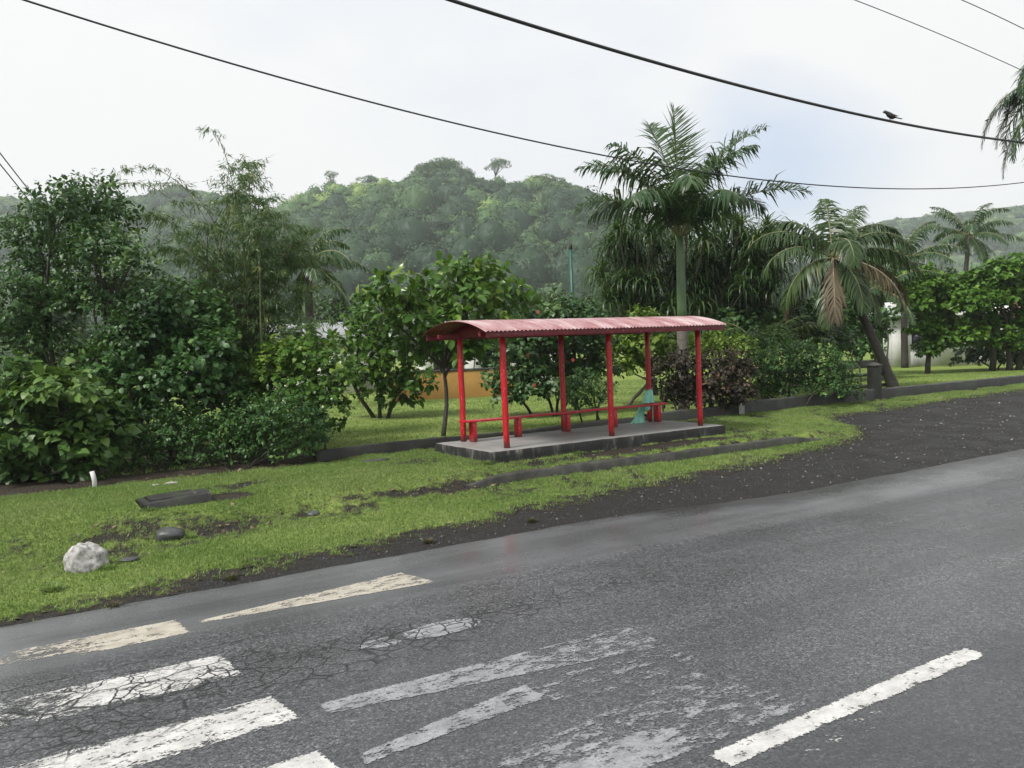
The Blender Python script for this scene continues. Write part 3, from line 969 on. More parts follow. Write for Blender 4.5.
def cloth(path, width, depth, n=22, sides=28, seed=0, fold=0.22):
    """gathered film: closed sections with folds swept down a path"""
    P = np.asarray(path, float)
    k = np.linspace(0, len(P) - 1, n)
    cx = np.stack([np.interp(k, np.arange(len(P)), P[:, i]) for i in range(3)], -1)
    w = np.interp(k, np.arange(len(P)), width); d = np.interp(k, np.arange(len(P)), depth)
    a = np.linspace(0, 2 * np.pi, sides, endpoint=False)
    r = 1 + fold * np.sin(a[None, :] * 5 + seed + k[:, None] * 0.5) * np.linspace(0.4, 1, n)[:, None] + 0.5 * fold * np.sin(a[None, :] * 9 + 2 * seed)
    V = cx[:, None, :] + np.stack([w[:, None] * r * np.cos(a), d[:, None] * r * np.sin(a), 0.012 * np.sin(a * 7)[None, :] * np.ones((n, 1))], -1)
    i = np.arange(n - 1)[:, None] * sides; j = np.arange(sides)[None, :]; q = (j + 1) % sides
    F = np.stack([i + j, i + sides + j, i + sides + q, i + q], -1).reshape(-1, 4)
    return mesh_np('film', V.reshape(-1, 3), [F, np.arange(sides)[None, :][:, ::-1]], M['bag'], smooth=True)


bag = thing('plastic_bag', 'mint green plastic bag tied to the rear right post above the bench', 'plastic bag', (13.9, 15.9, SZ))
go = np.array([13.9, 15.9, SZ])
child('bag_body', cloth([(14.03, 15.87, 1.42), (14.0, 15.84, 1.36), (13.96, 15.80, 1.24), (13.90, 15.76, 1.12)], [0.05, 0.10, 0.15, 0.17], [0.05, 0.09, 0.10, 0.11], seed=1, fold=0.12), bag, go)
child('bag_tail', cloth([(13.92, 15.93, 1.08), (13.84, 15.96, 0.95), (13.76, 15.94, 0.80), (13.66, 15.90, 0.66), (13.64, 15.90, 0.635)], [0.09, 0.09, 0.11, 0.18, 0.20], [0.06, 0.05, 0.06, 0.08, 0.09], seed=2), bag, go)
child('bag_handle', cloth([(14.12, 15.86, 1.42), (14.14, 15.88, 1.2), (14.15, 15.93, 1.0), (14.16, 15.95, 0.68)], [0.022, 0.03, 0.035, 0.045], [0.02, 0.02, 0.02, 0.02], seed=3), bag, go)
child('bag_knot', cloth([(13.80, 15.70, 1.04), (13.80, 15.69, 0.99), (13.80, 15.69, 0.93)], [0.07, 0.09, 0.03], [0.04, 0.05, 0.02], seed=4), bag, go)


# ------------------------------------------------------------------ kerbs and walls
def rough_bar(x0, x1, y0, y1, zb, zt, step=0.12, amp=0.012, seed=0, mats=None, top_mat=True, yf=None):
    """long concrete bar following the ground, with chipped uneven edges; zb/zt functions of x"""
    n = max(3, int((x1 - x0) / step))
    xs = np.linspace(x0, x1, n)
    nz = lambda k: (vnoise(xs * 3.1, np.full(n, k * 7.3), seed) - 0.5 + 0.5 * (vnoise(xs * 11, np.full(n, k * 3.3), seed + 5) - 0.5)) * 2 * amp
    yo = yf(xs) if yf else 0 * xs
    b, t = zb(xs), zt(xs)
    ch = 0.025
    prof = [(y0, b), (y0, t - ch), (y0 + ch, t), (y1 - ch, t), (y1, t - ch), (y1, b)]
    V = np.concatenate([np.stack([xs, y + yo + nz(k), z + nz(k + 10)], -1) for k, (y, z) in enumerate(prof)])
    F = []; mi = []
    i = np.arange(n - 1)
    for k in range(5):
        F.append(np.stack([k * n + i, k * n + i + 1, (k + 1) * n + i + 1, (k + 1) * n + i], -1))
        mi.append(np.full(n - 1, 1 if k in (1, 2, 3) else 0))
    F = np.concatenate(F); mi = np.concatenate(mi)
    ends = np.array([[k * n for k in range(6)][::-1], [k * n + n - 1 for k in range(6)]])
    return V, [F, ends], np.concatenate([mi, [0, 0]])


def bar_obj(name, label, cat, x0, x1, y0, y1, zb, zt, mats, seed=0, step=0.12, amp=0.012, yf=None, group=None):
    V, F, mi = rough_bar(x0, x1, y0, y1, zb, zt, step, amp, seed, yf=yf)
    me = mesh_np(name, V - np.array([x0, y0, 0]), F, mats, mi)
    o = obj(name, me, None, (x0, y0, 0))
    return tag(o, label, cat, group)


bar_obj('kerb', 'low mossy concrete kerb in the grass in front of the shelter', 'kerb', 7.2, 16.75, 13.02, 13.20,
        lambda x: zg(x, 12.9 + 0 * x) - 0.06, lambda x: 0.325 + 0 * x - 0.14 * sstep(15.5, 16.8, x) - 0.10 * sstep(8.2, 7.2, x), [M['kerb'], M['kerb']], 3,
        yf=lambda x: 0.06 * (vnoise(x * 0.5, 0 * x, 5) - 0.5) - 0.15 * sstep(10.5, 13, x))
bar_obj('garden_wall', 'low black kerb wall edging the lawn left of and behind the shelter', 'wall', 5.9, 14.9, 17.0, 17.2,
        lambda x: 0.30 + 0 * x, lambda x: 0.625 + 0.02 * np.sin(x), [M['wall_dark'], M['wall_dark']], 7)
bar_obj('garden_wall', 'short darker wall section beside the right end of the shelter platform', 'wall', 14.95, 18.35, 17.02, 17.22,
        lambda x: 0.30 + 0 * x, lambda x: 0.70 + 0 * x, [M['wall_dark'], M['wall_top']], 11)
bar_obj('garden_wall', 'grey garden wall running under the dark hedge to the square pillar', 'wall', 18.4, 24.68, 16.98, 17.2,
        lambda x: 0.28 + 0 * x, lambda x: 0.77 + 0.0 * x, [M['wall_dark'], M['wall_top']], 13)
bar_obj('garden_wall', 'long low garden wall right of the square pillar along the lawn', 'wall', 25.02, 60.0, 16.98, 17.2,
        lambda x: 0.28 + 0 * x, lambda x: 0.76 - 0.003 * (x - 25), [M['wall_dark'], M['wall_top']], 17)


def gate_post(name, label, x, y, w, z0, z1, cap):
    t = thing(name, label, 'gate post', (x, y, z0))
    n = 7
    zs = np.linspace(z0, z1, n)
    V = []
    for z in zs:
        j = rng.normal(0, 0.006, (4, 2))
        V.append(np.array([[-w, -w, z - z0], [w, -w, z - z0], [w, w, z - z0], [-w, w, z - z0]]) + np.concatenate([j, np.zeros((4, 1))], 1))
    V = np.concatenate(V)
    F = []
    for k in range(n - 1):
        for a in range(4):
            b = (a + 1) % 4
            F.append([k * 4 + a, k * 4 + b, k * 4 + 4 + b, k * 4 + 4 + a])
    F.append([(n - 1) * 4 + q for q in range(4)])
    bevel(obj('shaft', mesh_np('shaft', V, np.array(F), M['wall_dark']), t), 0.012)
    if cap:
        mb = MB().box((-w - 0.03, -w - 0.03, z1 - z0 + 0.002), (w + 0.03, w + 0.03, z1 - z0 + 0.07))
        mb.add(np.array([[-w, -w, 0.072], [w, -w, 0.072], [w, w, 0.072], [-w, w, 0.072], [0, 0, 0.14]]) + [0, 0, z1 - z0], [[0, 1, 4], [1, 2, 4], [2, 3, 4], [3, 0, 4]])
        obj('cap', mb.mesh('cap', M['wall_top']), t)
    return t


gate_post('gate_post', 'square blackened concrete pillar standing in the garden wall', 24.85, 17.1, 0.16, 0.3, 1.50, True)
gate_post('gate_post', 'thin dark post on the lawn at the end of the hedge', 24.9, 18.3, 0.07, 0.45, 1.35, False)
for i, z in enumerate((0.75, 1.15)):
    mb = MB().box((0, -0.03, -0.05), (2.6, 0.03, 0.05), 0.004)
    o = obj('fence_rail', mb.mesh('fence_rail', M['wall_dark']), None, (25.0, 18.3, z))
    tag(o, ('lower' if i == 0 else 'upper') + ' dark rail fixed to the thin post behind the pillar', 'rail')

bar_obj('wall_stub', 'pale worn concrete stub where two garden wall sections meet right of the shelter', 'wall', 18.28, 18.52, 16.9, 17.24,
        lambda x: 0.28 + 0 * x, lambda x: 0.86 + 0 * x, [M['slab'], M['slab']], 43, step=0.06)
far_wall = bar_obj('garden_wall', 'dark low wall along the far end of the right lawn', 'wall', 34.0, 62.0, 31.0, 31.25,
                   lambda x: 0.40 + 0 * x, lambda x: 0.95 + 0 * x, [M['wall_dark'], M['wall_dark']], 19)


# ------------------------------------------------------------------ stones and small things on the verge
def rock_mesh(name, r, mat, seed, rough=0.22, flat=0.75):
    nu, nv = (60, 36) if rough > 0.4 else (26, 16)
    u = np.linspace(0, 2 * np.pi, nu, endpoint=False); v = np.linspace(-0.5 * np.pi, 0.5 * np.pi, nv)
    UU, VV = np.meshgrid(u, v, indexing='ij')
    D = np.stack([np.cos(UU) * np.cos(VV), np.sin(UU) * np.cos(VV), np.sin(VV)], -1)
    r2 = np.random.default_rng(seed)
    k = np.ones(UU.shape)
    for _ in range(16):
        q = r2.normal(size=3); q /= np.linalg.norm(q)
        h = r2.uniform(0.72, 0.98)
        dp = D @ q
        k = np.minimum(k, np.where(dp > 1e-3, h / np.maximum(dp, 1e-3), 9))
    for fr, am in ((4, 0.35), (10, 0.16), (22, 0.08)):
        k = k + rough * am * (fbm(D[..., 0] * fr + 9 + D[..., 2] * fr * 0.8, D[..., 1] * fr + 9 - D[..., 2] * fr * 0.6, seed, 3) - 0.5)
    V = D * k[..., None] * np.array(r)
    V[..., 2] = np.maximum(V[..., 2], -r[2] * flat)
    i = np.arange(nu)[:, None] * nv; j = np.arange(nv - 1)[None, :]; q = ((np.arange(nu) + 1) % nu)[:, None] * nv
    F = np.stack([i + j, q + j, q + j + 1, i + j + 1], -1).reshape(-1, 4)
    return mesh_np(name, V.reshape(-1, 3), F, mat, smooth=False)


def put(name, me, label, cat, x, y, dz, group=None, z=None):
    zz = float(zg(x, y)) if z is None else z
    return tag(obj(name, me, None, (x, y, zz + dz)), label, cat, group)


put('boulder', rock_mesh('boulder', (0.245, 0.25, 0.25), M['rock_white'], 3, 0.8), 'whitewashed round boulder on the grass near the crossing', 'boulder', 1.06, 11.72, 0.085)
put('stone', rock_mesh('stone', (0.22, 0.19, 0.14), M['rock_dark'], 5, 0.2), 'dark wet stone on the bank in front of the concrete block', 'stone', 2.2, 12.62, 0.03)
put('stone', rock_mesh('stone', (0.10, 0.09, 0.07), M['rock_dark'], 8, 0.2), 'small dark stone alone in the grass left of the kerb', 'stone', 4.32, 12.72, 0.01)
put('stone', rock_mesh('stone', (0.13, 0.10, 0.035), M['rock_dark'], 9, 0.2), 'flat dark stone beside the white boulder', 'stone', 1.55, 11.75, 0.02)
put('flat_stone', rock_mesh('flat_stone', (0.30, 0.22, 0.04), M['kerb'], 12, 0.2), 'flat grey slab sunk in the grass between hedge and shelter', 'stone', 6.75, 15.9, 0.02)
put('pale_stone', rock_mesh('pale_stone', (0.13, 0.08, 0.035), M['rock_white'], 14, 0.2), 'pale flat stone behind the concrete block, right one', 'stone', 2.85, 15.9, 0.02)
put('pale_stone', rock_mesh('pale_stone', (0.08, 0.06, 0.03), M['rock_white'], 15, 0.2), 'small pale stone behind the concrete block, left one', 'stone', 2.58, 15.85, 0.02)
# white stake
mb = MB().tube([(0, 0, -0.1), (0.0, 0.0, 0.15), (-0.03, 0.0, 0.30)], 0.04, 10)
put('stake', mb.mesh('stake', M['white_pvc'], True), 'white plastic stake under the large leaved bush', 'stake', 1.70, 16.55, 0.0)
# concrete inspection block
blk = thing('concrete_block', 'sunken black concrete inspection box in the grass', 'concrete box', (2.55, 14.05, 0.3))
V, F, mi = rough_bar(-0.52, 0.50, -0.30, 0.28, lambda x: -0.08 + 0 * x, lambda x: 0.215 + 0.05 * x, 0.06, 0.014, 23)
obj('body', mesh_np('body', V, F, [M['wall_dark'], M['wall_dark']], mi), blk)
V, F, mi = rough_bar(-0.40, 0.30, -0.20, 0.20, lambda x: 0.20 + 0.05 * x, lambda x: 0.24 + 0.05 * x, 0.06, 0.010, 29)
obj('lid', mesh_np('lid', V, F, [M['wall_dark'], M['wall_dark']], mi), blk)


def tuft(label, x, y, n, h, dark, cat='weed'):
    a = rng.uniform(0, 6.28, n); r0 = np.clip(np.abs(rng.normal(0, 0.05, n)), 0, 0.085); ln = rng.uniform(0.3, 1.2, n)
    b = np.stack([r0 * np.cos(a), r0 * np.sin(a) * 0.7, 0 * a - 0.01], -1)
    H = h * rng.uniform(0.5, 1.1, n)
    tip = b + np.stack([np.cos(a) * np.sin(ln), np.sin(a) * np.sin(ln), np.cos(ln)], -1) * H[:, None]
    mid_ = 0.55 * b + 0.45 * tip + np.array([0, 0, 1]) * (0.12 * H)[:, None]
    sd = np.stack([-np.sin(a), np.cos(a), 0 * a], -1) * 0.005
    V = np.stack([b - sd, b + sd, mid_ + sd, mid_ - sd, tip], 1).reshape(-1, 3)
    i = np.arange(n)[:, None] * 5
    F = (i[:, :, None] + np.array([[0, 1, 2], [0, 2, 3], [3, 2, 4]])[None]).reshape(-1, 3)
    me = mesh_np('weed', V, F, M['lf_dry'] if dark else M['blade'], attrs={'tint': np.repeat(rng.uniform(0, 0.35, n) if dark else rng.uniform(0.3, 0.75, n), 5)})
    return put('weed', me, label, cat, x, y, 0.0)


for lab, x, y, n, h, dk in (('brown weed tuft on the shoulder nearest the left edge', 1.15, 10.02, 90, 0.09, True), ('brown weed tuft on the shoulder below the white boulder', 2.45, 10.28, 90, 0.09, True),
                            ('brown weed tuft on the shoulder above the wedge stripe', 5.1, 10.35, 110, 0.08, True), ('brown weed tuft on the shoulder below the shelter', 6.9, 10.5, 120, 0.08, True),
                            ('lush bright grass tuft in the verge left of the boulder', 0.62, 10.95, 200, 0.14, False), ('grass tuft growing against the dark wet stone', 2.45, 12.5, 160, 0.10, False),
                            ('grass tuft at the foot of the white boulder', 1.25, 11.5, 200, 0.11, False), ('grass tuft beside the concrete box', 2.1, 13.72, 180, 0.11, False),
                            ('grass tuft at the left corner of the shelter platform', 8.2, 13.9, 220, 0.12, False), ('grass tuft at the front of the shelter platform', 10.3, 13.86, 200, 0.10, False)):
    tuft(lab, x, y, n, h, dk)


# loose stones of the shoulder: far too many to count
def pebbles():
    n = 9000
    s = rng.uniform(-1, 34, n); t = rng.uniform(9.5, 16.5, n)
    k = (grass_val(s, t) < -0.02) & (t > t_edge(s) + 0.05) & not_built(s, t) & (t < 16.4)
    s, t = s[k], t[k]; n = len(s)
    r = 0.010 + 0.034 * rng.random(n) ** 5
    base = np.array([[1, 0, 0], [0, 1, 0], [-1, 0, 0], [0, -1, 0], [0.2, 0.1, 0.8], [0, 0, -0.6]])
    J = base[None] * (1 + rng.normal(0, 0.25, (n, 6, 3))) * r[:, None, None]
    a = rng.uniform(0, 6.28, n)
    x = J[..., 0] * np.cos(a)[:, None] - J[..., 1] * np.sin(a)[:, None]
    y = J[..., 0] * np.sin(a)[:, None] + J[..., 1] * np.cos(a)[:, None]
    V = np.stack([x + s[:, None], y + t[:, None], J[..., 2] + (z_gravel(s, t))[:, None] + 0.002], -1)
    f = np.array([[0, 1, 4], [1, 2, 4], [2, 3, 4], [3, 0, 4], [1, 0, 5], [2, 1, 5], [3, 2, 5], [0, 3, 5]])
    F = (np.arange(n)[:, None, None] * 6 + f[None]).reshape(-1, 3)
    b = NB('loose gravel')
    col = b.ramp(b.attr('tint'), [(0.0, (0.022, 0.021, 0.02)), (0.8, (0.07, 0.068, 0.066)), (0.95, (0.16, 0.155, 0.15)), (1.0, (0.32, 0.31, 0.29))])
    b.bsdf(Base_Color=col, Roughness=0.45)
    return mesh_np('loose_stones', V.reshape(-1, 3), F, b.m, attrs={'tint': np.repeat(rng.random(n) * (0.75 + 0.25 * sstep(6, 14, s)), 6)})


struct(obj('loose_stones', pebbles()), 'stuff', 'loose black gravel stones on the road shoulder')


def litter():
    n = 900
    s = rng.uniform(-0.5, 9, n); t = rng.uniform(12.2, 17.0, n)
    k = ((np.abs(t - 12.9) < 0.5) & (s > 1.2) | (t > 16.2) & (s < 7)) & not_built(s, t)
    s, t = s[k], t[k]
    n = len(s)
    a = rng.uniform(0, 6.28, n); L = rng.uniform(0.02, 0.07, n)
    d = np.stack([np.cos(a), np.sin(a), rng.normal(0, 0.25, n)], -1) * L[:, None]
    e = np.stack([-np.sin(a), np.cos(a), rng.normal(0, 0.3, n)], -1) * (L * 0.4)[:, None]
    c = np.stack([s, t, zg(s, t) + 0.035], -1)
    V = np.stack([c - d, c + e, c + d, c - e], 1).reshape(-1, 3)
    return mesh_np('leaf_litter', V, np.arange(4 * n).reshape(-1, 4), M['lf_dry'], attrs={'tint': np.repeat(rng.random(n), 4)})


struct(obj('leaf_litter', litter()), 'stuff', 'brown fallen leaves on the bank and under the shrubs')

# ------------------------------------------------------------------ foliage
def unit(v):
    return v / (np.linalg.norm(v, axis=-1, keepdims=True) + 1e-9)


# leaf templates: x across, y along, z up (midrib lower than the margins, tip drooping)
T_BROAD = (np.array([[0, 0, 0], [0, 0.5, 0.02], [0, 1, -0.16], [-0.36, 0.22, 0.07], [-0.38, 0.58, 0.05], [0.36, 0.22, 0.07], [0.38, 0.58, 0.05]]),
           np.array([[0, 1, 3], [1, 4, 3], [1, 2, 4], [0, 5, 1], [1, 5, 6], [1, 6, 2]]))
T_OVAL = (np.array([[0, 0, 0], [0, 0.5, 0.03], [0, 1, -0.12], [-0.22, 0.28, 0.06], [-0.25, 0.62, 0.05], [0.22, 0.28, 0.06], [0.25, 0.62, 0.05]]),
          T_BROAD[1])
T_HEART = (np.array([[0, 0.08, 0], [0, 0.5, 0.03], [0, 1.05, -0.2], [-0.3, -0.12, 0.02], [-0.5, 0.25, 0.03], [-0.3, 0.66, 0.0], [0.3, -0.12, 0.02], [0.5, 0.25, 0.03], [0.3, 0.66, 0.0]]),
           np.array([[0, 4, 3], [0, 1, 4], [1, 5, 4], [1, 2, 5], [0, 6, 7], [0, 7, 1], [1, 7, 8], [1, 8, 2]]))
T_SMALL = (np.array([[0, 0, 0], [-0.28, 0.45, 0.07], [0, 1, -0.1], [0.28, 0.45, 0.07]]), np.array([[0, 2, 1], [0, 3, 2]]))
T_BAMBOO = (np.array([[0, 0, 0], [-0.065, 0.3, 0.0], [0, 1, -0.22], [0.065, 0.3, 0.0], [0, 0.35, 0.02]]), np.array([[0, 4, 1], [1, 4, 2], [0, 3, 4], [4, 3, 2]]))


def place_leaves(tpl, pos, dirn, nrm, size, wid=None):
    T, F = tpl
    dirn = unit(dirn)
    side = unit(np.cross(dirn, nrm))
    nrm = np.cross(side, dirn)
    w = size if wid is None else wid
    V = (pos[:, None, :] + T[None, :, 0, None] * (w[:, None, None] * side[:, None, :])
         + T[None, :, 1, None] * (size[:, None, None] * dirn[:, None, :])
         + T[None, :, 2, None] * (size[:, None, None] * nrm[:, None, :]))
    n = len(pos)
    FF = (np.arange(n)[:, None, None] * len(T) + F[None]).reshape(-1, 3)
    return V.reshape(-1, 3), FF, len(T)


DENS = 2.0


def sphere_dirs(n, low=-0.5):
    z = rng.uniform(low, 1, n); a = rng.uniform(0, 2 * np.pi, n); r = np.sqrt(1 - z * z)
    return np.stack([r * np.cos(a), r * np.sin(a), z], -1)


def leaf_cloud(clumps, per, size, k=7, twig=0.35, low=-0.55, droop=0.35, shell=0.42, spread=0.9, upn=0.9, tintb=None):
    """leaves on short twigs spread through uneven ellipsoid clumps.
    clumps: (x,y,z,r[,rz]) ; per = leaves per square metre of clump surface"""
    PP, DD, NN, SZ_, TT = [], [], [], [], []
    for ci, c in enumerate(clumps):
        r = c[3]; rz = c[4] if len(c) > 4 else r * 0.85
        nt_ = max(3, int(DENS * per * 4 * np.pi * r * r / k))
        d = sphere_dirs(nt_, low)
        ph = rng.uniform(0, 10)
        bump = fbm(d[:, 0] * 1.7 + ph + 5, d[:, 1] * 1.7 + d[:, 2] * 1.9 + ph + 5, 100 + ci, 3)
        keep = bump > 0.34
        d = d[keep]; bump = bump[keep]; nt_ = len(d)
        rr = (shell + (1 - shell) * rng.random(nt_) ** 0.6) * (0.55 + 0.95 * bump)
        p = np.array(c[:3]) + d * rr[:, None] * np.array([r, r, rz])
        o = unit(d * np.array([1, 1, 0.6]) + np.array([0, 0, 0.25]) + rng.normal(0, 0.35, (nt_, 3)))
        lt = np.repeat(np.clip(rng.normal(0.45, 0.17, nt_) + 0.25 * (rr - 0.8), 0, 1), k)
        q = np.tile(np.linspace(0, 1, k), nt_)
        P2 = np.repeat(p, k, 0) + np.repeat(o, k, 0) * (q * twig)[:, None] + rng.normal(0, 0.03 * twig + 0.05 * size, (nt_ * k, 3))
        lat = rng.normal(0, 1, (nt_ * k, 3))
        O2 = np.repeat(o, k, 0)
        D2 = unit(O2 * (0.35 + 0.5 * q[:, None]) + unit(lat - (lat * O2).sum(1, keepdims=True) * O2) * spread + np.array([0, 0, -droop]))
        N2 = unit(np.array([0, 0, upn]) + 0.45 * np.repeat(d, k, 0) + rng.normal(0, 0.35, (nt_ * k, 3)))
        PP.append(P2); DD.append(D2); NN.append(N2)
        SZ_.append(size * rng.uniform(0.6, 1.25, nt_ * k))
        TT.append(np.clip(lt + rng.normal(0, 0.14, nt_ * k) + (0.12 * rng.normal() if tintb is None else tintb), 0, 1))
    return [np.concatenate(x) for x in (PP, DD, NN, SZ_, TT)]


def branches(base, clumps, r0, mb=None, sub=5, lean=None, trunk_top=None):
    """tapered trunk with curved limbs to each clump and twigs inside it"""
    mb = mb or MB()
    base = np.array(base, float)
    cs = np.array([c[:3] for c in clumps]); rs_ = np.array([c[3] for c in clumps])
    top = cs.mean(0) if trunk_top is None else np.array(trunk_top, float)
    n = 7
    q = np.linspace(0, 1, n)[:, None]
    side = np.array([rng.normal(0, 0.06), rng.normal(0, 0.06), 0]) * np.linalg.norm(top - base)
    tr = base + (top - base) * q + side * np.sin(np.pi * q)
    tr += rng.normal(0, r0 * 0.25, tr.shape) * (q > 0)
    tr[0] = base - [0, 0, 0.1]
    mb.tube(tr, r0 * (1.15 - 0.6 * q[:, 0]), 9)
    for c, r in zip(cs, rs_):
        h = np.clip((c[2] - base[2] - r * 0.6) / max(top[2] - base[2], 0.3), 0.15, 0.98)
        f = h * 0.75
        k = f * (n - 1); i = min(int(k), n - 2)
        s = tr[i] + (tr[i + 1] - tr[i]) * (k - i)
        e = c + np.array([0, 0, -0.1 * r])
        m = 0.5 * (s + e) + np.array([0, 0, 0.12 * np.linalg.norm(e - s)]) + rng.normal(0, 0.06 * np.linalg.norm(e - s), 3)
        w = np.linspace(0, 1, 6)[:, None]
        pts = (1 - w) ** 2 * s + 2 * w * (1 - w) * m + w * w * e
        rr = r0 * (0.55 - 0.35 * w[:, 0])
        mb.tube(pts, np.maximum(rr, 0.008), 6)
        for _ in range(sub):
            d = sphere_dirs(1, -0.2)[0]
            st = pts[rng.integers(2, 6)]
            en = c + d * r * rng.uniform(0.6, 0.95)
            md = 0.5 * (st + en) + rng.normal(0, 0.08 * r, 3)
            pp = (1 - w) ** 2 * st + 2 * w * (1 - w) * md + w * w * en
            mb.tube(pp, np.maximum(r0 * (0.2 - 0.15 * w[:, 0]), 0.005), 5, cap=False)
    return mb


def px_clumps(L, d, dj=0.6, squash=0.85):
    """(u, v, radius px[, extra distance]) -> clumps in metres at distance d"""
    out = []
    for c in L:
        dd = d + (c[3] if len(c) > 3 else rng.uniform(-dj, dj))
        p = at(c[0], c[1], dd)
        out.append((p[0], p[1], p[2], c[2] * dd / FPX, c[2] * dd / FPX * squash))
    return out


def plant(name, label, cat, base, clumps, leaf, mat, bark, per, size, r0, group=None, k=7, twig=0.35, parts=('trunk', 'crown'), big=0, big_name='leaf',
          sub=5, trunk_top=None, stems=1, **kw):
    """a tree or bush as a thing: trunk with limbs, crown; the `big` leaves nearest the camera side become leaf parts"""
    base = np.array(base, float)
    t = thing(name, label, cat, base, group)
    mb = MB()
    if stems == 1:
        branches(base, clumps, r0, mb, sub, trunk_top=trunk_top)
    else:
        order = np.argsort([c[0] * CR[0] + c[1] * CR[1] for c in clumps])
        for g in np.array_split(order, stems):
            if len(g):
                b2 = base + np.array([rng.normal(0, 0.25), rng.normal(0, 0.2), 0]) + 0.35 * (np.array([clumps[i][:3] for i in g]).mean(0) - base) * [1, 1, 0]
                branches(b2, [clumps[i] for i in g], r0, mb, sub)
    child(parts[0], mb.mesh(parts[0], bark, True), t, base)
    P, D, N, S, TI = leaf_cloud(clumps, per, size, k, twig, **kw)
    below = P[:, 2] < base[2] + 0.05
    P[below, 2] = base[2] + 0.05 + 0.1 * rng.random(below.sum())
    sel = np.zeros(len(P), bool)
    if big:
        sc = S / ((P - CAMP) @ CF) * (1 + 0.0 * S)
        cc = np.array([c[:3] for c in clumps]).mean(0)
        sc = sc + 1e-3 * ((P - cc) @ (-CF)) / 2
        sel[np.argsort(-sc)[:big]] = True
    V, F, kk = place_leaves(leaf, P[~sel], D[~sel], N[~sel], S[~sel])
    cr = child(parts[1], mesh_np(parts[1], V, F, mat, attrs={'tint': np.repeat(TI[~sel], kk)}), t, base)
    if big:
        cr['kind'] = 'stuff'
        Tv, Tf = leaf
        lm = [mesh_np(big_name, Tv * np.array([1, 1, z]), Tf, mat, attrs={'tint': np.full(len(Tv), q)}) for q, z in ((0.25, 1), (0.4, 1.3), (0.5, 0.7), (0.6, 1.2), (0.75, 1), (0.92, 1))]
        for p, dd, nn, s, ti in zip(P[sel], unit(D[sel]), N[sel], S[sel], TI[sel]):
            sd = np.cross(dd, nn); sd /= np.linalg.norm(sd) + 1e-9
            n2 = np.cross(sd, dd)
            o = bpy.data.objects.new(big_name, lm[min(5, int(ti * 6))])
            COL.objects.link(o)
            o.parent = t
            q = p - base
            o.matrix_basis = Matrix([[sd[i] * s, dd[i] * s, n2[i] * s, q[i]] for i in range(3)] + [[0, 0, 0, 1]])
    return t


# ------------------------------------------------------------------ palms
def frond_mesh(L, elev, droop, mat, rmat, nl=46, ll=0.75, lw=0.035, hang=0.35, vee=0.25, power=1.4, az=0.0, twist=0.0, tint=0.5, sway=0.0, fwd=0.55, r=0.022):
    """pinnate frond from the origin: rachis curve and two rows of leaflets"""
    n = 18
    s = np.linspace(0, 1, n)
    el = elev - droop * s ** power
    azz = az + sway * s ** 2
    T = np.stack([np.cos(el) * np.cos(azz), np.cos(el) * np.sin(azz), np.sin(el)], -1)
    P = np.concatenate([[np.zeros(3)], np.cumsum(0.5 * (T[1:] + T[:-1]) * (L / (n - 1)), 0)])
    mb = MB()
    mb.tube(P, r * (1.15 - s), 6)
    nv0 = mb.n
    side0 = np.array([-np.sin(az), np.cos(az), 0.0])
    q = np.linspace(0.14, 0.99, nl)
    q = q + rng.normal(0, 0.004, nl)
    V, F = [], []
    for sgn in (-1, 1):
        Pq = np.stack([np.interp(q, s, P[:, i]) for i in range(3)], -1)
        Tq = unit(np.stack([np.interp(q, s, T[:, i]) for i in range(3)], -1))
        up = unit(np.cross(Tq, np.broadcast_to(side0, Tq.shape)))
        tw = twist
        sd = unit(side0 * math.cos(tw) + up * math.sin(tw))
        upq = unit(np.cross(Tq, sd))
        shape = np.sin(np.pi * np.clip(q * 0.86 + 0.12, 0, 1)) ** 0.6
        l = ll * shape * rng.uniform(0.65, 1.15, nl)
        fw = fwd + 0.9 * np.maximum(0, q - 0.6)
        D = unit(sgn * sd + Tq * fw[:, None] + upq * (vee + rng.normal(0, 0.26, nl))[:, None] + rng.normal(0, 0.1, (nl, 3)) + np.array([0, 0, -hang]) * (0.6 + 0.8 * rng.random(nl))[:, None])
        D2 = unit(D + np.array([0, 0, -1.0]) * (hang * (0.8 + 0.6 * rng.random(nl)))[:, None])
        A = unit(np.cross(D, upq)) * (lw * 0.5 * rng.uniform(0.6, 1.25, nl) * (rng.random(nl) > 0.06))[:, None]
        b0 = Pq; m0 = Pq + D * (l * 0.5)[:, None]; e0 = m0 + D2 * (l * 0.5)[:, None]
        vv = np.stack([b0 - A * 0.6, b0 + A * 0.6, m0 + A, m0 - A, e0], 1)
        i0 = nv0 + len(V) * 5 * nl
        V.append(vv.reshape(-1, 3))
        ii = i0 + np.arange(nl)[:, None] * 5
        F.append((ii[:, :, None] + np.array([[0, 1, 2], [0, 2, 3], [3, 2, 4]])[None]).reshape(-1, 3))
    Vr = np.concatenate(mb.v + V)
    f3 = np.concatenate(mb.f3); f4 = np.concatenate(mb.f4); fl = np.concatenate(F)
    mi = np.concatenate([np.ones(len(f3)), np.zeros(len(fl)), np.ones(len(f4))]).astype(int)
    ti = np.concatenate([np.full(nv0, 0.5), np.repeat(np.clip(tint + rng.normal(0, 0.14, 2 * nl), 0, 1), 5)])
    return mesh_np('frond', Vr, [np.concatenate([f3, fl]), f4], [mat, rmat], mi, attrs={'tint': ti})


CAM_AZ = math.atan2(CR[1], CR[0])      # world azimuth of the picture's right-hand direction


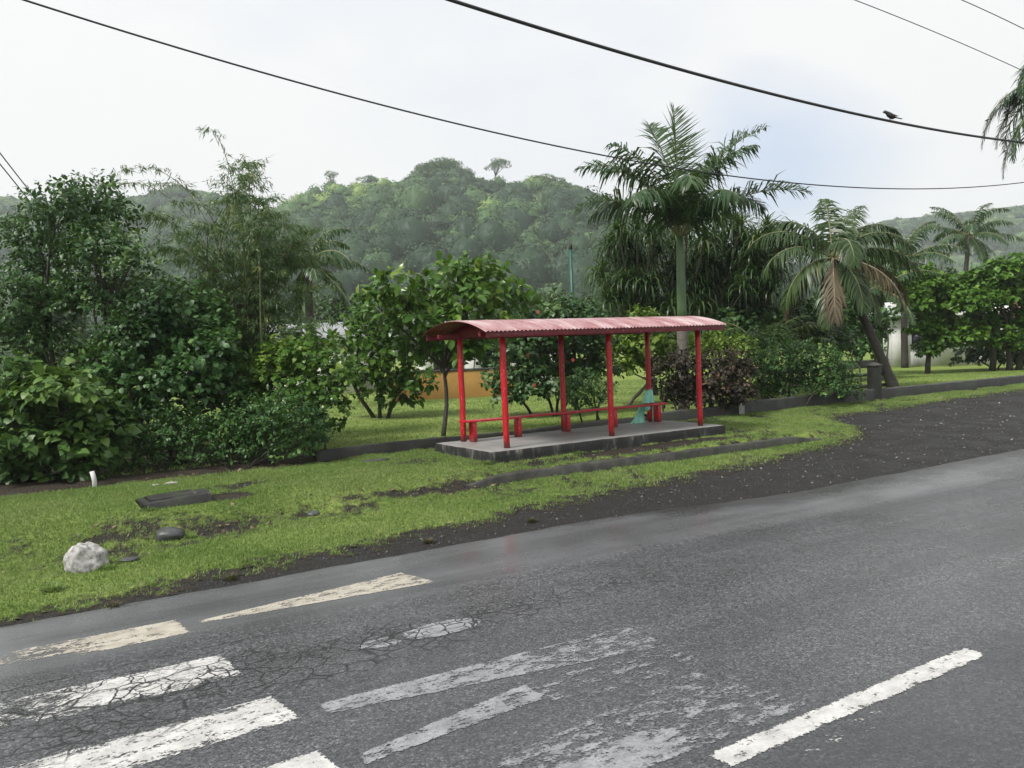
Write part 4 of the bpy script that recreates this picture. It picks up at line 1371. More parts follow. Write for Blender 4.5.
def palm(name, label, base, crown, r0, r1, bark, fronds, bend=0.0, group=None, cat='palm tree', shaft=None, swell=0.0, extra=None):
    base = np.array(base, float); crown = np.array(crown, float)
    t = thing(name, label, cat, base, group)
    n = 16
    q = np.linspace(0, 1, n)
    c1 = base + (crown - base) * np.array([0.5 + bend, 0.5 + bend, 0.45 - bend * 0.3])
    P = ((1 - q) ** 2)[:, None] * base + (2 * q * (1 - q))[:, None] * c1 + (q * q)[:, None] * crown
    P[0, 2] -= 0.1
    rad = r0 + (r1 - r0) * q + swell * np.exp(-(q / 0.1) ** 2) + 0.01 * (np.arange(n) % 2)
    end = n
    mb = MB()
    if shaft:
        ns = int(n * shaft[0])
        mb.tube(P[:ns + 1], rad[:ns + 1], 12)
        sh = MB().tube(P[ns:], shaft[1] * (1.06 - 0.3 * np.linspace(0, 1, n - ns) ** 2), 12)
        sh_o = child('crownshaft', sh.mesh('crownshaft', M['crownshaft'], True), t, base)
    else:
        mb.tube(P, rad, 12)
    child('trunk', mb.mesh('trunk', bark, True), t, base)
    for f in fronds:
        f = dict(f)
        az = math.radians(f.pop('a')) + CAM_AZ
        off = f.pop('off', 0.0)
        me = frond_mesh(f.pop('L'), math.radians(f.pop('e')), math.radians(f.pop('dr')), f.pop('mat', M['lf_palm']), f.pop('rm', M['rachis']), az=az, **f)
        o = obj('frond', me, t, tuple(crown - base + np.array([0.06 * math.cos(az), 0.06 * math.sin(az), off])))
    return t


# ---- royal palm behind the shelter
RB = at(684, 410, 25.0); RB[2] = LAWN_Z
RC = at(680, 236, 25.0)
g = [dict(a=85, e=88, dr=14, L=3.9, vee=0.9, hang=0.02, tint=0.85, ll=1.15, lw=0.04, fwd=0.75, twist=0.5, nl=54),
     dict(a=176, e=74, dr=92, L=4.0, tint=0.45, sway=0.15, hang=0.8, vee=0.7),
     dict(a=190, e=48, dr=84, L=3.5, tint=0.25, vee=0.9, hang=0.7),
     dict(a=158, e=72, dr=74, L=3.6, tint=0.4, vee=0.7, hang=0.6),
     dict(a=2, e=74, dr=58, L=4.2, tint=0.4, vee=0.9, hang=0.6),
     dict(a=-10, e=40, dr=58, L=3.9, tint=0.2, vee=1.0, hang=0.6),
     dict(a=25, e=78, dr=70, L=3.6, tint=0.4, vee=0.6, hang=0.6),
     dict(a=268, e=82, dr=132, L=3.1, tint=0.65, hang=0.7),
     dict(a=300, e=60, dr=105, L=2.9, tint=0.35, hang=0.8),
     dict(a=230, e=62, dr=108, L=3.1, tint=0.35, hang=0.8),
     dict(a=115, e=84, dr=36, L=3.9, tint=0.7, vee=0.8, hang=0.3),
     dict(a=196, e=80, dr=72, L=3.6, tint=0.5, vee=0.6, hang=0.8, sway=0.2),
     dict(a=-22, e=80, dr=78, L=3.5, tint=0.45, vee=0.6, hang=0.8),
     dict(a=170, e=60, dr=112, L=3.2, tint=0.3, vee=0.5, hang=0.9),
     dict(a=12, e=58, dr=100, L=3.2, tint=0.3, vee=0.5, hang=0.9)]
for f in g:
    f.setdefault('ll', 1.2); f.setdefault('lw', 0.055); f.setdefault('nl', 82); f['r'] = 0.032; f.setdefault('hang', 0.6)
palm('royal_palm', 'tall royal palm with smooth green crownshaft behind the shelter roof', RB, RC, 0.17, 0.135, M['palm_trunk'], g, shaft=(0.5, 0.135))
# flower stalks below the fronds
# ---- leaning coconut palm
LB = at(895, 391, 30.0); LB[2] = LAWN_Z
LC = at(833, 258, 30.0)
dry = dict(mat=M['lf_dry'], rm=M['rachis_dry'])
cc = dict(mat=M['lf_coco'])
g = [dict(a=90, e=84, dr=25, L=2.3, **cc, tint=0.8, vee=0.4),
     dict(a=30, e=76, dr=60, L=2.6, **cc, tint=0.85),
     dict(a=8, e=62, dr=110, L=3.1, **cc, tint=0.5),
     dict(a=-20, e=50, dr=120, L=3.1, **cc, tint=0.35),
     dict(a=176, e=52, dr=112, L=3.6, **cc, tint=0.45, hang=0.9),
     dict(a=195, e=30, dr=105, L=3.3, **cc, tint=0.5, hang=1.0),
     dict(a=160, e=70, dr=100, L=3.0, **cc, tint=0.6),
     dict(a=205, e=-5, dr=80, L=3.0, **cc, tint=0.85, hang=1.3),
     dict(a=190, e=-25, dr=62, L=3.0, **dry, tint=0.3, hang=1.3),
     dict(a=250, e=-30, dr=58, L=2.9, **dry, tint=0.45, hang=1.3),
     dict(a=-5, e=0, dr=85, L=3.3, **dry, tint=0.5, hang=1.3),
     dict(a=280, e=-20, dr=68, L=2.8, **cc, tint=0.7, hang=1.2),
     dict(a=265, e=40, dr=125, L=3.0, **cc, tint=0.6, hang=0.9),
     dict(a=-15, e=22, dr=95, L=3.4, **cc, tint=0.55, hang=1.2),
     dict(a=-35, e=-10, dr=75, L=3.2, **dry, tint=0.65, hang=1.2),
     dict(a=-60, e=-30, dr=58, L=3.0, **cc, tint=0.7, hang=1.2),
     dict(a=240, e=-40, dr=48, L=2.9, **cc, tint=0.85, hang=1.2),
     dict(a=50, e=50, dr=100, L=3.0, **cc, tint=0.3),
     dict(a=120, e=55, dr=100, L=3.0, **cc, tint=0.35)]
for f in g:
    f.setdefault('ll', 0.95); f.setdefault('lw', 0.06); f['nl'] = 84; f['r'] = 0.035; f.setdefault('hang', 0.75)
    if f.get('mat') is M['lf_coco']: f['tint'] = f['tint'] * 0.75
palm('coconut_palm', 'leaning coconut palm with withered brown hanging fronds by the pillar', LB, LC, 0.17, 0.12, M['coco_trunk'], g, bend=-0.10, swell=0.06)

# ---- coconut palms further back
def round_palm(label, u, v, d, n, L, ybase=LAWN_Z, mat='lf_palm', seed=0, e0=70, group='coconut palms further back', lean=0.0, tint=0.4):
    c = at(u, v, d)
    b = c.copy(); b[2] = ybase; b[:2] += CR[:2] * lean
    r2 = np.random.default_rng(seed)
    g = []
    for i in range(n):
        lv = (i + 0.5) / n
        g.append(dict(a=i * 137.5 + r2.uniform(-12, 12), e=e0 + 12 - 115 * lv + r2.uniform(-10, 10), dr=65 + 45 * r2.random() - 40 * lv, L=L * r2.uniform(0.85, 1.1), mat=M[mat],
                      tint=tint + r2.uniform(-0.15, 0.2), ll=L * 0.22, lw=0.06 + L * 0.004, nl=50, r=0.04, hang=0.9))
    return palm('coconut_palm', label, b, c, 0.2, 0.14, M['coco_trunk'], g, group=group)


round_palm('slim coconut palm rising against the right hill', 969, 236, 62, 19, 3.7, seed=3, lean=-1.0)
round_palm('dark coconut palm close behind the leaning one', 903, 262, 48, 17, 3.6, seed=5)
round_palm('dark palm behind the bamboo with drooping fronds', 307, 262, 32, 15, 2.5, seed=7, e0=60)
round_palm('small dark palm half hidden right of the leaning palm', 878, 290, 40, 14, 2.8, seed=9)
# palm at the right edge, only its hanging fronds reach into view
EB = at(1080, 74, 37.0)
eb = EB.copy(); eb[2] = LAWN_Z - 0.02
g = []
for k in range(26):
    g.append(dict(a=140 + 100 * rng.random(), e=52 - 4.4 * k, dr=145 - 4.4 * k, L=3.7 + 1.8 * rng.random(), ll=1.05, lw=0.075, nl=80, hang=0.6, r=0.05, tint=0.05 + 0.25 * rng.random()))
for k in range(9):
    g.append(dict(a=230 + k * 32, e=60 - 8 * k, dr=90, L=4.6, ll=1.1, lw=0.075, nl=50, r=0.05, tint=0.3))
palm('coconut_palm', 'tall palm at the right edge whose feathery fronds hang into view', eb, EB, 0.2, 0.13, M['coco_trunk'], g)

# ---- feathery clumping palm left of the leaning coconut
for i, (u, v, d, n) in enumerate(((762, 330, 29.0, 13), (790, 322, 31.0, 12))):
    b = at(u, v, d); b[2] = LAWN_Z
    c = b.copy(); c[2] += 1.35
    g = []
    for k in range(n):
        g.append(dict(a=k * 137.5, e=75 - 40 * k / n, dr=70 + 20 * rng.random(), L=2.3, mat=M['lf_coco'], tint=0.45 + 0.3 * rng.random(), ll=0.6, lw=0.045, nl=40, hang=0.4))
    palm('clumping_palm', ('left' if i == 0 else 'right') + ' low feathery palm above the dark hedge', b, c, 0.1, 0.07, M['culm'], g, group='low feathery palms')


# ---- pandanus
def pandanus():
    base = at(690, 400, 33.0); base[2] = LAWN_Z
    t = thing('pandanus_tree', 'broad dark pandanus with tufts of strap leaves behind the royal palm', 'pandanus', base)
    heads = []
    outline = [(605, 300), (600, 275), (612, 250), (625, 232), (640, 262), (648, 236), (660, 225), (672, 250), (690, 230), (705, 245), (712, 222), (728, 232), (742, 225), (755, 240),
               (768, 232), (778, 248), (775, 268), (760, 272), (740, 262), (725, 275), (700, 275), (680, 280), (655, 285), (630, 285), (618, 305), (645, 305), (668, 305), (700, 300), (720, 300), (745, 290), (765, 290)]
    for (u, v) in outline:
        for _ in range(2):
            heads.append(at(u + rng.normal(0, 4), v + rng.normal(0, 4), 33 + rng.uniform(-2.6, 1.8)))
    for _ in range(110):
        heads.append(at(rng.uniform(602, 780), rng.uniform(238, 325), 33 + rng.uniform(-1.5, 2.5)))
    heads = np.array(heads)
    mb = MB()
    forks = [at(u, v, 33) for u, v in ((640, 320), (680, 315), (715, 315), (750, 315))]
    for k, f in enumerate(forks):
        b = base + CR * (k - 1.5) * 0.8 + rng.normal(0, 0.2, 3) * [1, 1, 0]
        mb.tube([b - [0, 0, 0.1], 0.5 * (b + f) + rng.normal(0, 0.1, 3), f], [0.15, 0.13, 0.11], 8)
    for h in heads:
        f = forks[int(np.argmin([np.linalg.norm(h - x) for x in forks]))]
        mb.tube([f, 0.6 * h + 0.4 * f + [0, 0, -0.3], h], [0.05, 0.04, 0.035], 5, cap=False)
    child('trunk', mb.mesh('trunk', M['bark_grey'], True), t, base)
    V, F, TI = [], [], []
    n = 40
    nseg = 4
    off = 0
    for h in heads:
        a = np.arange(n) * 2.4 + rng.uniform(0, 6)
        e = np.linspace(1.35, -0.1, n) + rng.normal(0, 0.12, n)
        L = rng.uniform(0.9, 1.45, n)
        ht = np.clip(0.45 + 0.2 * rng.normal(), 0, 1)
        p = np.repeat(h[None], n, 0).astype(float)
        wv = np.stack([-np.sin(a), np.cos(a), 0 * a], -1)
        for s in range(nseg + 1):
            w = 0.042 * (1 - (s / nseg) ** 2) + 0.002
            V.append(np.stack([p - wv * w, p + wv * w], 1))
            d = np.stack([np.cos(a) * np.cos(e), np.sin(a) * np.cos(e), np.sin(e)], -1)
            p = p + d * (L / nseg)[:, None]
            e = e - 0.45 - 0.25 * s * 0.6
        vv = np.stack(V[-(nseg + 1):], 1)         # n, seg+1, 2, 3
        V[-(nseg + 1):] = []
        V.append(vv.reshape(-1, 3))
        ii = off + np.arange(n)[:, None] * (nseg + 1) * 2
        for s in range(nseg):
            F.append(np.concatenate([ii + 2 * s, ii + 2 * s + 1, ii + 2 * s + 3, ii + 2 * s + 2], 1))
        TI.append(np.repeat(np.clip(ht + rng.normal(0, 0.15, n), 0, 1), (nseg + 1) * 2))
        off += n * (nseg + 1) * 2
    child('crown', mesh_np('crown', np.concatenate(V), np.concatenate(F), M['lf_pandan'], attrs={'tint': np.concatenate(TI)}), t, base)


pandanus()


def gb(u, d, z=LAWN_Z, v=400):
    b = at(u, v, d); b[2] = z
    return b


# ---- left of the picture: tree, bush, shrubs, bamboo
plant('broadleaf_tree', 'dark broad leaved tree with thin twin trunks at the left edge', 'tree', gb(75, 18.6), px_clumps(
    [(60, 214, 30), (92, 202, 24), (35, 236, 24), (112, 226, 24), (64, 250, 28), (95, 250, 24), (132, 262, 22), (14, 262, 14, 0), (12, 300, 30), (52, 296, 30), (92, 300, 30), (128, 298, 26),
     (155, 300, 18), (10, 340, 28), (38, 335, 24), (128, 340, 24)], 18.6, 0.9), T_OVAL, M['lf_dark'], M['bark_dark'], 150, 0.125, 0.06, k=7, twig=0.3, stems=2, big=140)
plant('large_leaf_bush', 'bush with large heart shaped leaves at the left edge above the white stake', 'bush', gb(40, 16.1, 0.42), px_clumps(
    [(20, 410, 30), (55, 400, 30), (88, 415, 26), (112, 435, 20), (30, 445, 32), (70, 450, 28), (8, 470, 22), (50, 468, 22), (105, 462, 18), (15, 385, 20), (25, 478, 14), (80, 475, 12), (60, 482, 10)], 16.0, 0.4), T_HEART, M['lf_bush'], M['bark_dark'],
      75, 0.165, 0.03, k=6, twig=0.3, stems=4, parts=('stems', 'crown'), droop=0.55, big=220, low=-0.3)
plant('shrub', 'tall dark shrub with big leaves between the left tree and the bamboo', 'shrub', gb(165, 18.4), px_clumps(
    [(150, 330, 26), (185, 310, 28), (212, 330, 24), (170, 350, 28), (205, 360, 28), (140, 372, 26), (180, 385, 30), (215, 395, 24), (120, 395, 24), (150, 410, 26), (110, 360, 22)], 18.4, 0.7),
      T_BROAD, M['lf_hedge'], M['bark_dark'], 95, 0.135, 0.035, k=7, twig=0.3, stems=4, parts=('stems', 'crown'), droop=0.5, big=120)
plant('hedge', 'low dense small leaved hedge below the bamboo', 'hedge', gb(235, 17.3, 0.42), px_clumps(
    [(150, 425, 24), (180, 430, 26), (215, 435, 24), (245, 418, 24), (275, 415, 24), (300, 420, 22), (160, 450, 18), (200, 452, 18), (235, 448, 20), (265, 445, 20), (295, 445, 20), (312, 440, 14), (135, 450, 18), (130, 468, 10), (165, 464, 10), (205, 464, 9), (250, 460, 9), (290, 456, 9)], 17.3, 0.4),
      T_OVAL, M['lf_hedge'], M['bark_dark'], 160, 0.085, 0.025, k=8, twig=0.2, stems=6, parts=('stems', 'crown'))
plant('shrub', 'light green leaved shrub at the right end of the left thicket', 'shrub', gb(300, 18.6), px_clumps(
    [(285, 365, 24), (312, 358, 24), (332, 372, 18), (280, 392, 24), (312, 392, 24), (330, 400, 16), (300, 420, 20), (325, 425, 12), (262, 375, 20)], 18.6, 0.5),
      T_BROAD, M['lf_noni'], M['bark_dark'], 95, 0.13, 0.03, k=7, twig=0.25, stems=4, parts=('stems', 'crown'), big=90)
plant('shrub', 'dark shrub behind the large leaved bush at the left edge', 'shrub', gb(60, 20.5), px_clumps(
    [(20, 370, 34), (60, 365, 34), (100, 372, 32), (140, 350, 34), (30, 410, 34), (80, 410, 34), (125, 415, 32), (200, 380, 34), (250, 370, 32), (240, 400, 30), (180, 345, 30), (160, 440, 26), (60, 440, 30), (20, 450, 26), (110, 450, 26),
     (285, 350, 26), (215, 425, 28), (260, 430, 28), (300, 430, 24)], 21, 0.8), T_BROAD, M['lf_dark'], M['bark_dark'], 40, 0.17, 0.04, k=7, twig=0.3, stems=6, parts=('stems', 'crown'))


def bamboo():
    base = gb(245, 20.3)
    t = thing('bamboo_clump', 'tall arching bamboo clump with fine yellow green leaves', 'bamboo', base)
    tips = [(205, 128, 0.0), (232, 168, 0.1), (250, 165, 0), (262, 178, 0), (240, 195, 0), (222, 200, 0), (280, 215, 0), (295, 225, 0), (312, 240, 0), (330, 285, 0), (338, 320, 0), (210, 225, 0), (195, 250, 0), (268, 200, 0),
            (300, 262, 0), (325, 255, 0), (180, 262, 0), (250, 230, 0), (270, 250, 0), (230, 255, 0), (285, 270, 0), (318, 300, 0), (205, 285, 0), (342, 345, 0), (190, 310, 0),
            (118, 172, 1), (100, 188, 1), (150, 186, 1), (165, 205, 1), (140, 215, 0), (170, 232, 0), (155, 250, 0), (332, 262, 0), (320, 232, 0), (300, 245, 0)]
    leafP, leafD, leafT, leafS = [], [], [], []
    for i, (u, v, sp) in enumerate(tips):
        dd = 20.3 + rng.uniform(-1.3, 1.3)
        tip = at(u, v, dd)
        b = base + np.array([rng.normal(0, 0.35), rng.normal(0, 0.3), 0])
        h = tip[2] - b[2]
        ctrl = b + (tip - b) * np.array([0.12, 0.12, 0.95 if sp != 1 else 1.02]) + np.array([0, 0, 0.1 * h])
        w = np.linspace(0, 1, 22)[:, None]
        P = (1 - w) ** 2 * b + 2 * w * (1 - w) * ctrl + w * w * tip
        mb = MB()
        rr = (0.021 if i and sp == 0 else 0.012) * (1 - w[:, 0]) ** 0.8 + 0.003
        rr = rr * (1 + 0.15 * (np.arange(22) % 3 == 0))
        mb.tube(P, rr, 7)
        child('culm', mb.mesh('culm', M['culm'], True), t, base)
        # side branches with drooping leaves
        nb = 54 if sp == 0 else 26
        if i == 0: nb = 16
        for k in range(nb):
            q = rng.uniform(0.25, 1.0) if i else rng.uniform(0.62, 1.0)
            if sp == 1: q = rng.uniform(0.72, 1.0)
            j = q * 21; a = int(min(j, 20)); p0 = P[a] + (P[a + 1] - P[a]) * (j - a)
            az = rng.uniform(0, 2 * np.pi)
            d = np.array([math.cos(az), math.sin(az), rng.uniform(-0.1, 0.6)]); d /= np.linalg.norm(d)
            L = rng.uniform(0.25, 0.9) * (1.15 - 0.5 * q) * (0.55 if (i == 0 or sp == 1) else 1)
            m = 19 if not (i == 0 or sp == 1) else 6
            s = rng.uniform(0.15, 1, m)[:, None]
            lp = p0 + d * L * s + np.array([0, 0, -0.25]) * L * s ** 2 + rng.normal(0, 0.03, (m, 3))
            ld = unit(d * 0.6 + rng.normal(0, 0.55, (m, 3)) + np.array([0, 0, -0.75]))
            leafP.append(lp); leafD.append(ld)
            leafT.append(np.clip(rng.normal(0.5, 0.2) + rng.normal(0, 0.15, m), 0, 1)); leafS.append(rng.uniform(0.10, 0.20, m))
    P = np.concatenate(leafP); D = np.concatenate(leafD); S = np.concatenate(leafS); TI = np.concatenate(leafT)
    N = unit(rng.normal(0, 0.6, P.shape) + [0, 0, 0.8])
    V, F, k = place_leaves(T_BAMBOO, P, D, N, S, S * 1.15)
    child('crown', mesh_np('crown', V, F, M['lf_bamboo'], attrs={'tint': np.repeat(TI, k)}), t, base)


bamboo()

# ---- behind the shelter
plant('noni_tree', 'small tree with glossy leaves and a forked black trunk left of the shelter', 'tree', gb(441, 20.6), px_clumps(
    [(398, 290, 20), (378, 305, 15), (452, 282, 20), (478, 276, 20), (500, 292, 20), (515, 305, 15), (430, 300, 20), (470, 305, 22), (415, 318, 22), (445, 328, 22), (490, 318, 20), (462, 350, 15), (440, 345, 16),
     (480, 345, 14), (505, 330, 14), (420, 345, 18)], 20.6, 0.6), T_OVAL, M['lf_noni'], M['bark_dark'], 36, 0.26, 0.055, k=7, twig=0.22, big=200, trunk_top=at(438, 345, 20.6), upn=0.5)
plant('noni_tree', 'leafy bushy tree left of the forked trunk at the lawn edge', 'tree', gb(385, 27), px_clumps(
    [(362, 322, 18), (385, 312, 20), (408, 325, 20), (360, 348, 20), (388, 345, 22), (415, 350, 20), (370, 372, 20), (395, 375, 20), (418, 380, 16), (352, 375, 14), (380, 393, 14), (405, 395, 12), (345, 345, 12)], 27, 0.8),
      T_OVAL, M['lf_noni'], M['bark_dark'], 36, 0.27, 0.06, k=7, twig=0.25, big=120, stems=3)
plant('shrub', 'dark leafy shrub rising behind the ochre garden wall', 'shrub', gb(468, 38.5), px_clumps(
    [(428, 352, 12), (445, 345, 13), (463, 350, 13), (480, 345, 13), (497, 352, 12), (512, 348, 11), (455, 362, 9), (490, 363, 9), (435, 335, 10), (472, 332, 11), (505, 332, 11)], 38.5, 0.5), T_BROAD, M['lf_dark'], M['bark_dark'],
      75, 0.17, 0.03, k=7, twig=0.2, stems=5, parts=('stems', 'crown'))
plant('hibiscus_shrub', 'dark hibiscus shrub with a few red flowers behind the shelter', 'shrub', gb(548, 25.5), px_clumps(
    [(520, 345, 18), (545, 335, 22), (575, 335, 22), (595, 345, 18), (520, 368, 20), (548, 365, 22), (578, 368, 22), (530, 390, 16), (555, 392, 16), (502, 380, 15), (508, 396, 11), (600, 368, 16), (560, 312, 16), (535, 316, 14), (590, 318, 14)], 25.5, 0.8),
      T_BROAD, M['lf_dark'], M['bark_dark'], 95, 0.14, 0.04, k=7, twig=0.25, stems=4, parts=('stems', 'crown'))
plant('shrub', 'round leafy shrub just behind the middle of the bench', 'shrub', gb(585, 22.6), px_clumps(
    [(575, 390, 14), (590, 385, 15), (602, 392, 12), (580, 403, 10), (598, 404, 10)], 22.6, 0.3), T_OVAL, M['lf_hedge'], M['bark_dark'], 150, 0.10, 0.025, k=7, twig=0.18, stems=3, parts=('stems', 'crown'))
plant('lime_tree', 'lime green sapling with slanting trunk seen under the shelter roof', 'tree', gb(625, 28), px_clumps(
    [(610, 350, 15), (628, 342, 16), (648, 345, 18), (668, 348, 17), (688, 352, 14), (640, 362, 12), (620, 368, 11), (640, 322, 12), (655, 326, 12), (672, 365, 10), (700, 345, 12)], 28, 0.7), T_BROAD, M['lf_lime'], M['bark_grey'],
      75, 0.19, 0.06, k=7, twig=0.2, trunk_top=at(660, 362, 28), tintb=0.1)
plant('croton_bush', 'purple brown croton bush between royal palm and dark hedge', 'bush', gb(722, 24.2), px_clumps(
    [(712, 368, 15), (730, 365, 15), (742, 375, 13), (715, 388, 15), (733, 390, 15), (745, 398, 10), (703, 398, 12), (722, 403, 9)], 24.2, 0.4), T_OVAL, M['lf_croton'], M['bark_dark'],
      120, 0.14, 0.025, k=7, twig=0.2, stems=4, parts=('stems', 'crown'))
plant('croton_bush', 'dark brown croton bush behind the rear right shelter post', 'bush', gb(675, 23.8), px_clumps(
    [(660, 370, 14), (676, 362, 14), (692, 370, 13), (664, 388, 13), (682, 388, 14), (696, 392, 12), (672, 400, 10), (690, 404, 9)], 23.8, 0.4), T_OVAL, M['lf_croton'], M['bark_dark'],
      120, 0.13, 0.025, k=7, twig=0.2, stems=4, parts=('stems', 'crown'), tintb=-0.1)
plant('variegated_shrub', 'yellow green shrub rising above the purple croton', 'shrub', gb(724, 25.2), px_clumps(
    [(712, 345, 11), (727, 350, 12), (742, 348, 10), (722, 338, 8), (736, 360, 9)], 25.2, 0.3), T_OVAL, M['lf_lime'], M['bark_dark'], 90, 0.16, 0.02, k=7, twig=0.2, stems=3, parts=('stems', 'crown'))
plant('hedge', 'dense dark hedge behind the grey garden wall', 'hedge', gb(800, 26.2), px_clumps(
    [(762, 372, 16), (780, 362, 18), (800, 358, 18), (820, 362, 17), (838, 370, 15), (768, 390, 14), (788, 385, 16), (808, 382, 16), (828, 388, 14), (845, 385, 11), (755, 395, 10), (848, 396, 9), (775, 345, 13), (752, 365, 12)], 26.2, 0.6),
      T_OVAL, M['lf_hedge'], M['bark_dark'], 140, 0.11, 0.03, k=7, twig=0.2, stems=6, parts=('stems', 'crown'))
plant('shrub', 'mixed green shrub in the gap behind pandanus and hedge', 'shrub', gb(770, 30), px_clumps(
    [(740, 335, 18), (760, 320, 16), (785, 330, 18), (810, 335, 16), (730, 322, 14), (800, 312, 12), (830, 340, 16)], 31, 0.8), T_BROAD, M['lf_dark'], M['bark_dark'], 60, 0.18, 0.04, k=7, twig=0.25, stems=4, parts=('stems', 'crown'))
plant('shrub', 'dark leafy shrub behind the pillar and the leaning trunk', 'shrub', gb(862, 36), px_clumps(
    [(845, 330, 14), (862, 322, 15), (878, 335, 12), (850, 350, 13), (868, 350, 12), (885, 318, 10), (840, 310, 12)], 37, 0.8), T_BROAD, M['lf_hedge'], M['bark_dark'], 60, 0.18, 0.04, k=7, twig=0.25, stems=4, parts=('stems', 'crown'))
# ---- right lawn trees
plant('hibiscus_tree', 'round bright green tree on the right lawn in front of the white house', 'tree', gb(928, 41), px_clumps(
    [(905, 292, 14), (925, 285, 15), (945, 292, 15), (915, 308, 14), (938, 312, 16), (958, 305, 12), (925, 330, 13), (950, 330, 14), (940, 345, 12), (960, 342, 11), (928, 352, 8)], 41, 0.8), T_BROAD, M['lf_right'], M['bark_dark'],
      60, 0.25, 0.12, k=7, twig=0.3, low=-0.3)
plant('hibiscus_tree', 'large bright green spreading tree at the right edge of the lawn', 'tree', gb(1000, 41), px_clumps(
    [(962, 288, 13), (985, 282, 15), (1008, 272, 15), (1030, 268, 16), (975, 305, 15), (998, 300, 16), (1022, 295, 16), (1045, 300, 16), (985, 325, 15), (1010, 322, 15), (1035, 325, 15), (970, 335, 12), (1000, 342, 13), (1025, 345, 13), (1050, 340, 14)], 41, 1.0),
      T_BROAD, M['lf_right'], M['bark_dark'], 60, 0.25, 0.14, k=7, twig=0.3, low=-0.3, stems=3)
plant('shrub', 'dark shrubbery under the large bright tree at the right edge', 'shrub', gb(1000, 43), px_clumps(
    [(965, 358, 10), (985, 355, 12), (1005, 355, 12), (1025, 355, 12), (1045, 355, 12)], 43, 0.5), T_BROAD, M['lf_dark'], M['bark_dark'], 60, 0.2, 0.04, k=7, twig=0.2, stems=4, parts=('stems', 'crown'))

# red flowers on the hibiscus and on shrubs behind: each flower a small thing of five petals
pet = (np.array([[0, 0, 0], [-0.35, 0.7, 0.1], [0, 1, -0.02], [0.35, 0.7, 0.1]]), np.array([[0, 2, 1], [0, 3, 2]]))
pv, pf = [], []
for k in range(5):
    a = k * 2 * np.pi / 5
    R_ = np.array([[math.cos(a), -math.sin(a), 0], [math.sin(a), math.cos(a), 0], [0, 0, 1]])
    pv.append(pet[0] @ R_.T * 0.06); pf.append(pet[1] + 4 * k)
fm = mesh_np('flower', np.concatenate(pv), np.concatenate(pf), M['flower_red'], attrs={'tint': np.full(20, 0.6)})
hib = [o for o in COL.objects if o.name.startswith('hibiscus_shrub')][0]
for (u, v) in ((540, 340), (543, 322), (528, 355), (534, 385), (538, 312), (573, 360)):
    p = at(u, v, 24.3)
    o = obj('flower', fm, hib, tuple(p - np.array(hib.location)))
    o.rotation_euler = Vector(-CF + rng.normal(0, 0.4, 3)).to_track_quat('Z', 'Y').to_euler()

# ---- trees in the middle distance
mid = [  # u, v_top, d, crown radius px, label
    (345, 300, 62, 24, 'grey green tree in the gap between bamboo and noni trees'),
    (430, 300, 75, 26, 'pale tree behind the forked trunk tree'),
    (520, 292, 80, 26, 'soft green tree on the hill foot left of the green pole'),
    (555, 300, 70, 22, 'tree behind the green pole'),
    (598, 305, 85, 20, 'tree at the hill foot left of the pandanus'),
    (860, 285, 60, 26, 'dark tree behind the leaning palm crown'),
    (890, 300, 58, 22, 'dark tree above the white house'),
    (935, 275, 75, 24, 'dark green tree below the slim coconut palm'),
    (990, 270, 80, 26, 'tree behind the bright tree at the right'),
    (1025, 262, 75, 24, 'tree at the right edge behind the bright tree'),
    (815, 300, 62, 22, 'tree behind the left fronds of the leaning palm'),
    (300, 320, 60, 26, 'tree behind the right end of the thicket'),
    (40, 300, 70, 34, 'tree in the gap left of the twin trunks'),
    (160, 285, 75, 34, 'tree behind the thicket left of the bamboo'),
    (240, 300, 70, 30, 'tree behind the bamboo'),
    (480, 318, 68, 22, 'low tree behind the noni tree crown'),
    (640, 300, 90, 24, 'tree behind the pandanus left side'),
    (760, 290, 90, 26, 'tree behind the pandanus right side')]
for i, (u, v, d, r, lab) in enumerate(mid):
    cl = [(u + rng.uniform(-0.9, 0.9) * r, v + rng.uniform(0.2, 1.5) * r, r * rng.uniform(0.4, 0.62)) for _ in range(9)] + [(u, v + 0.6 * r, r * 0.6)]
    plant('broadleaf_tree', lab, 'tree', gb(u, d), px_clumps(cl, d, r * d / FPX * 0.5), T_SMALL, M['lf_far'], M['bark_dark'], 16, 0.42, 0.16, group='trees in the middle distance', k=6, twig=0.4, sub=2)

# ------------------------------------------------------------------ hills
def terrain_mat():
    b = NB('forested hillside soil')
    p = b.pos()
    n = b.noise(p, 0.06, 5, 0.6)
    col = b.ramp(n, [(0.35, (0.025, 0.045, 0.018)), (0.55, (0.05, 0.085, 0.028)), (0.7, (0.13, 0.17, 0.04))])
    b.bsdf(Base_Color=col, Roughness=0.9)
    return b.m


M['hill'] = terrain_mat()


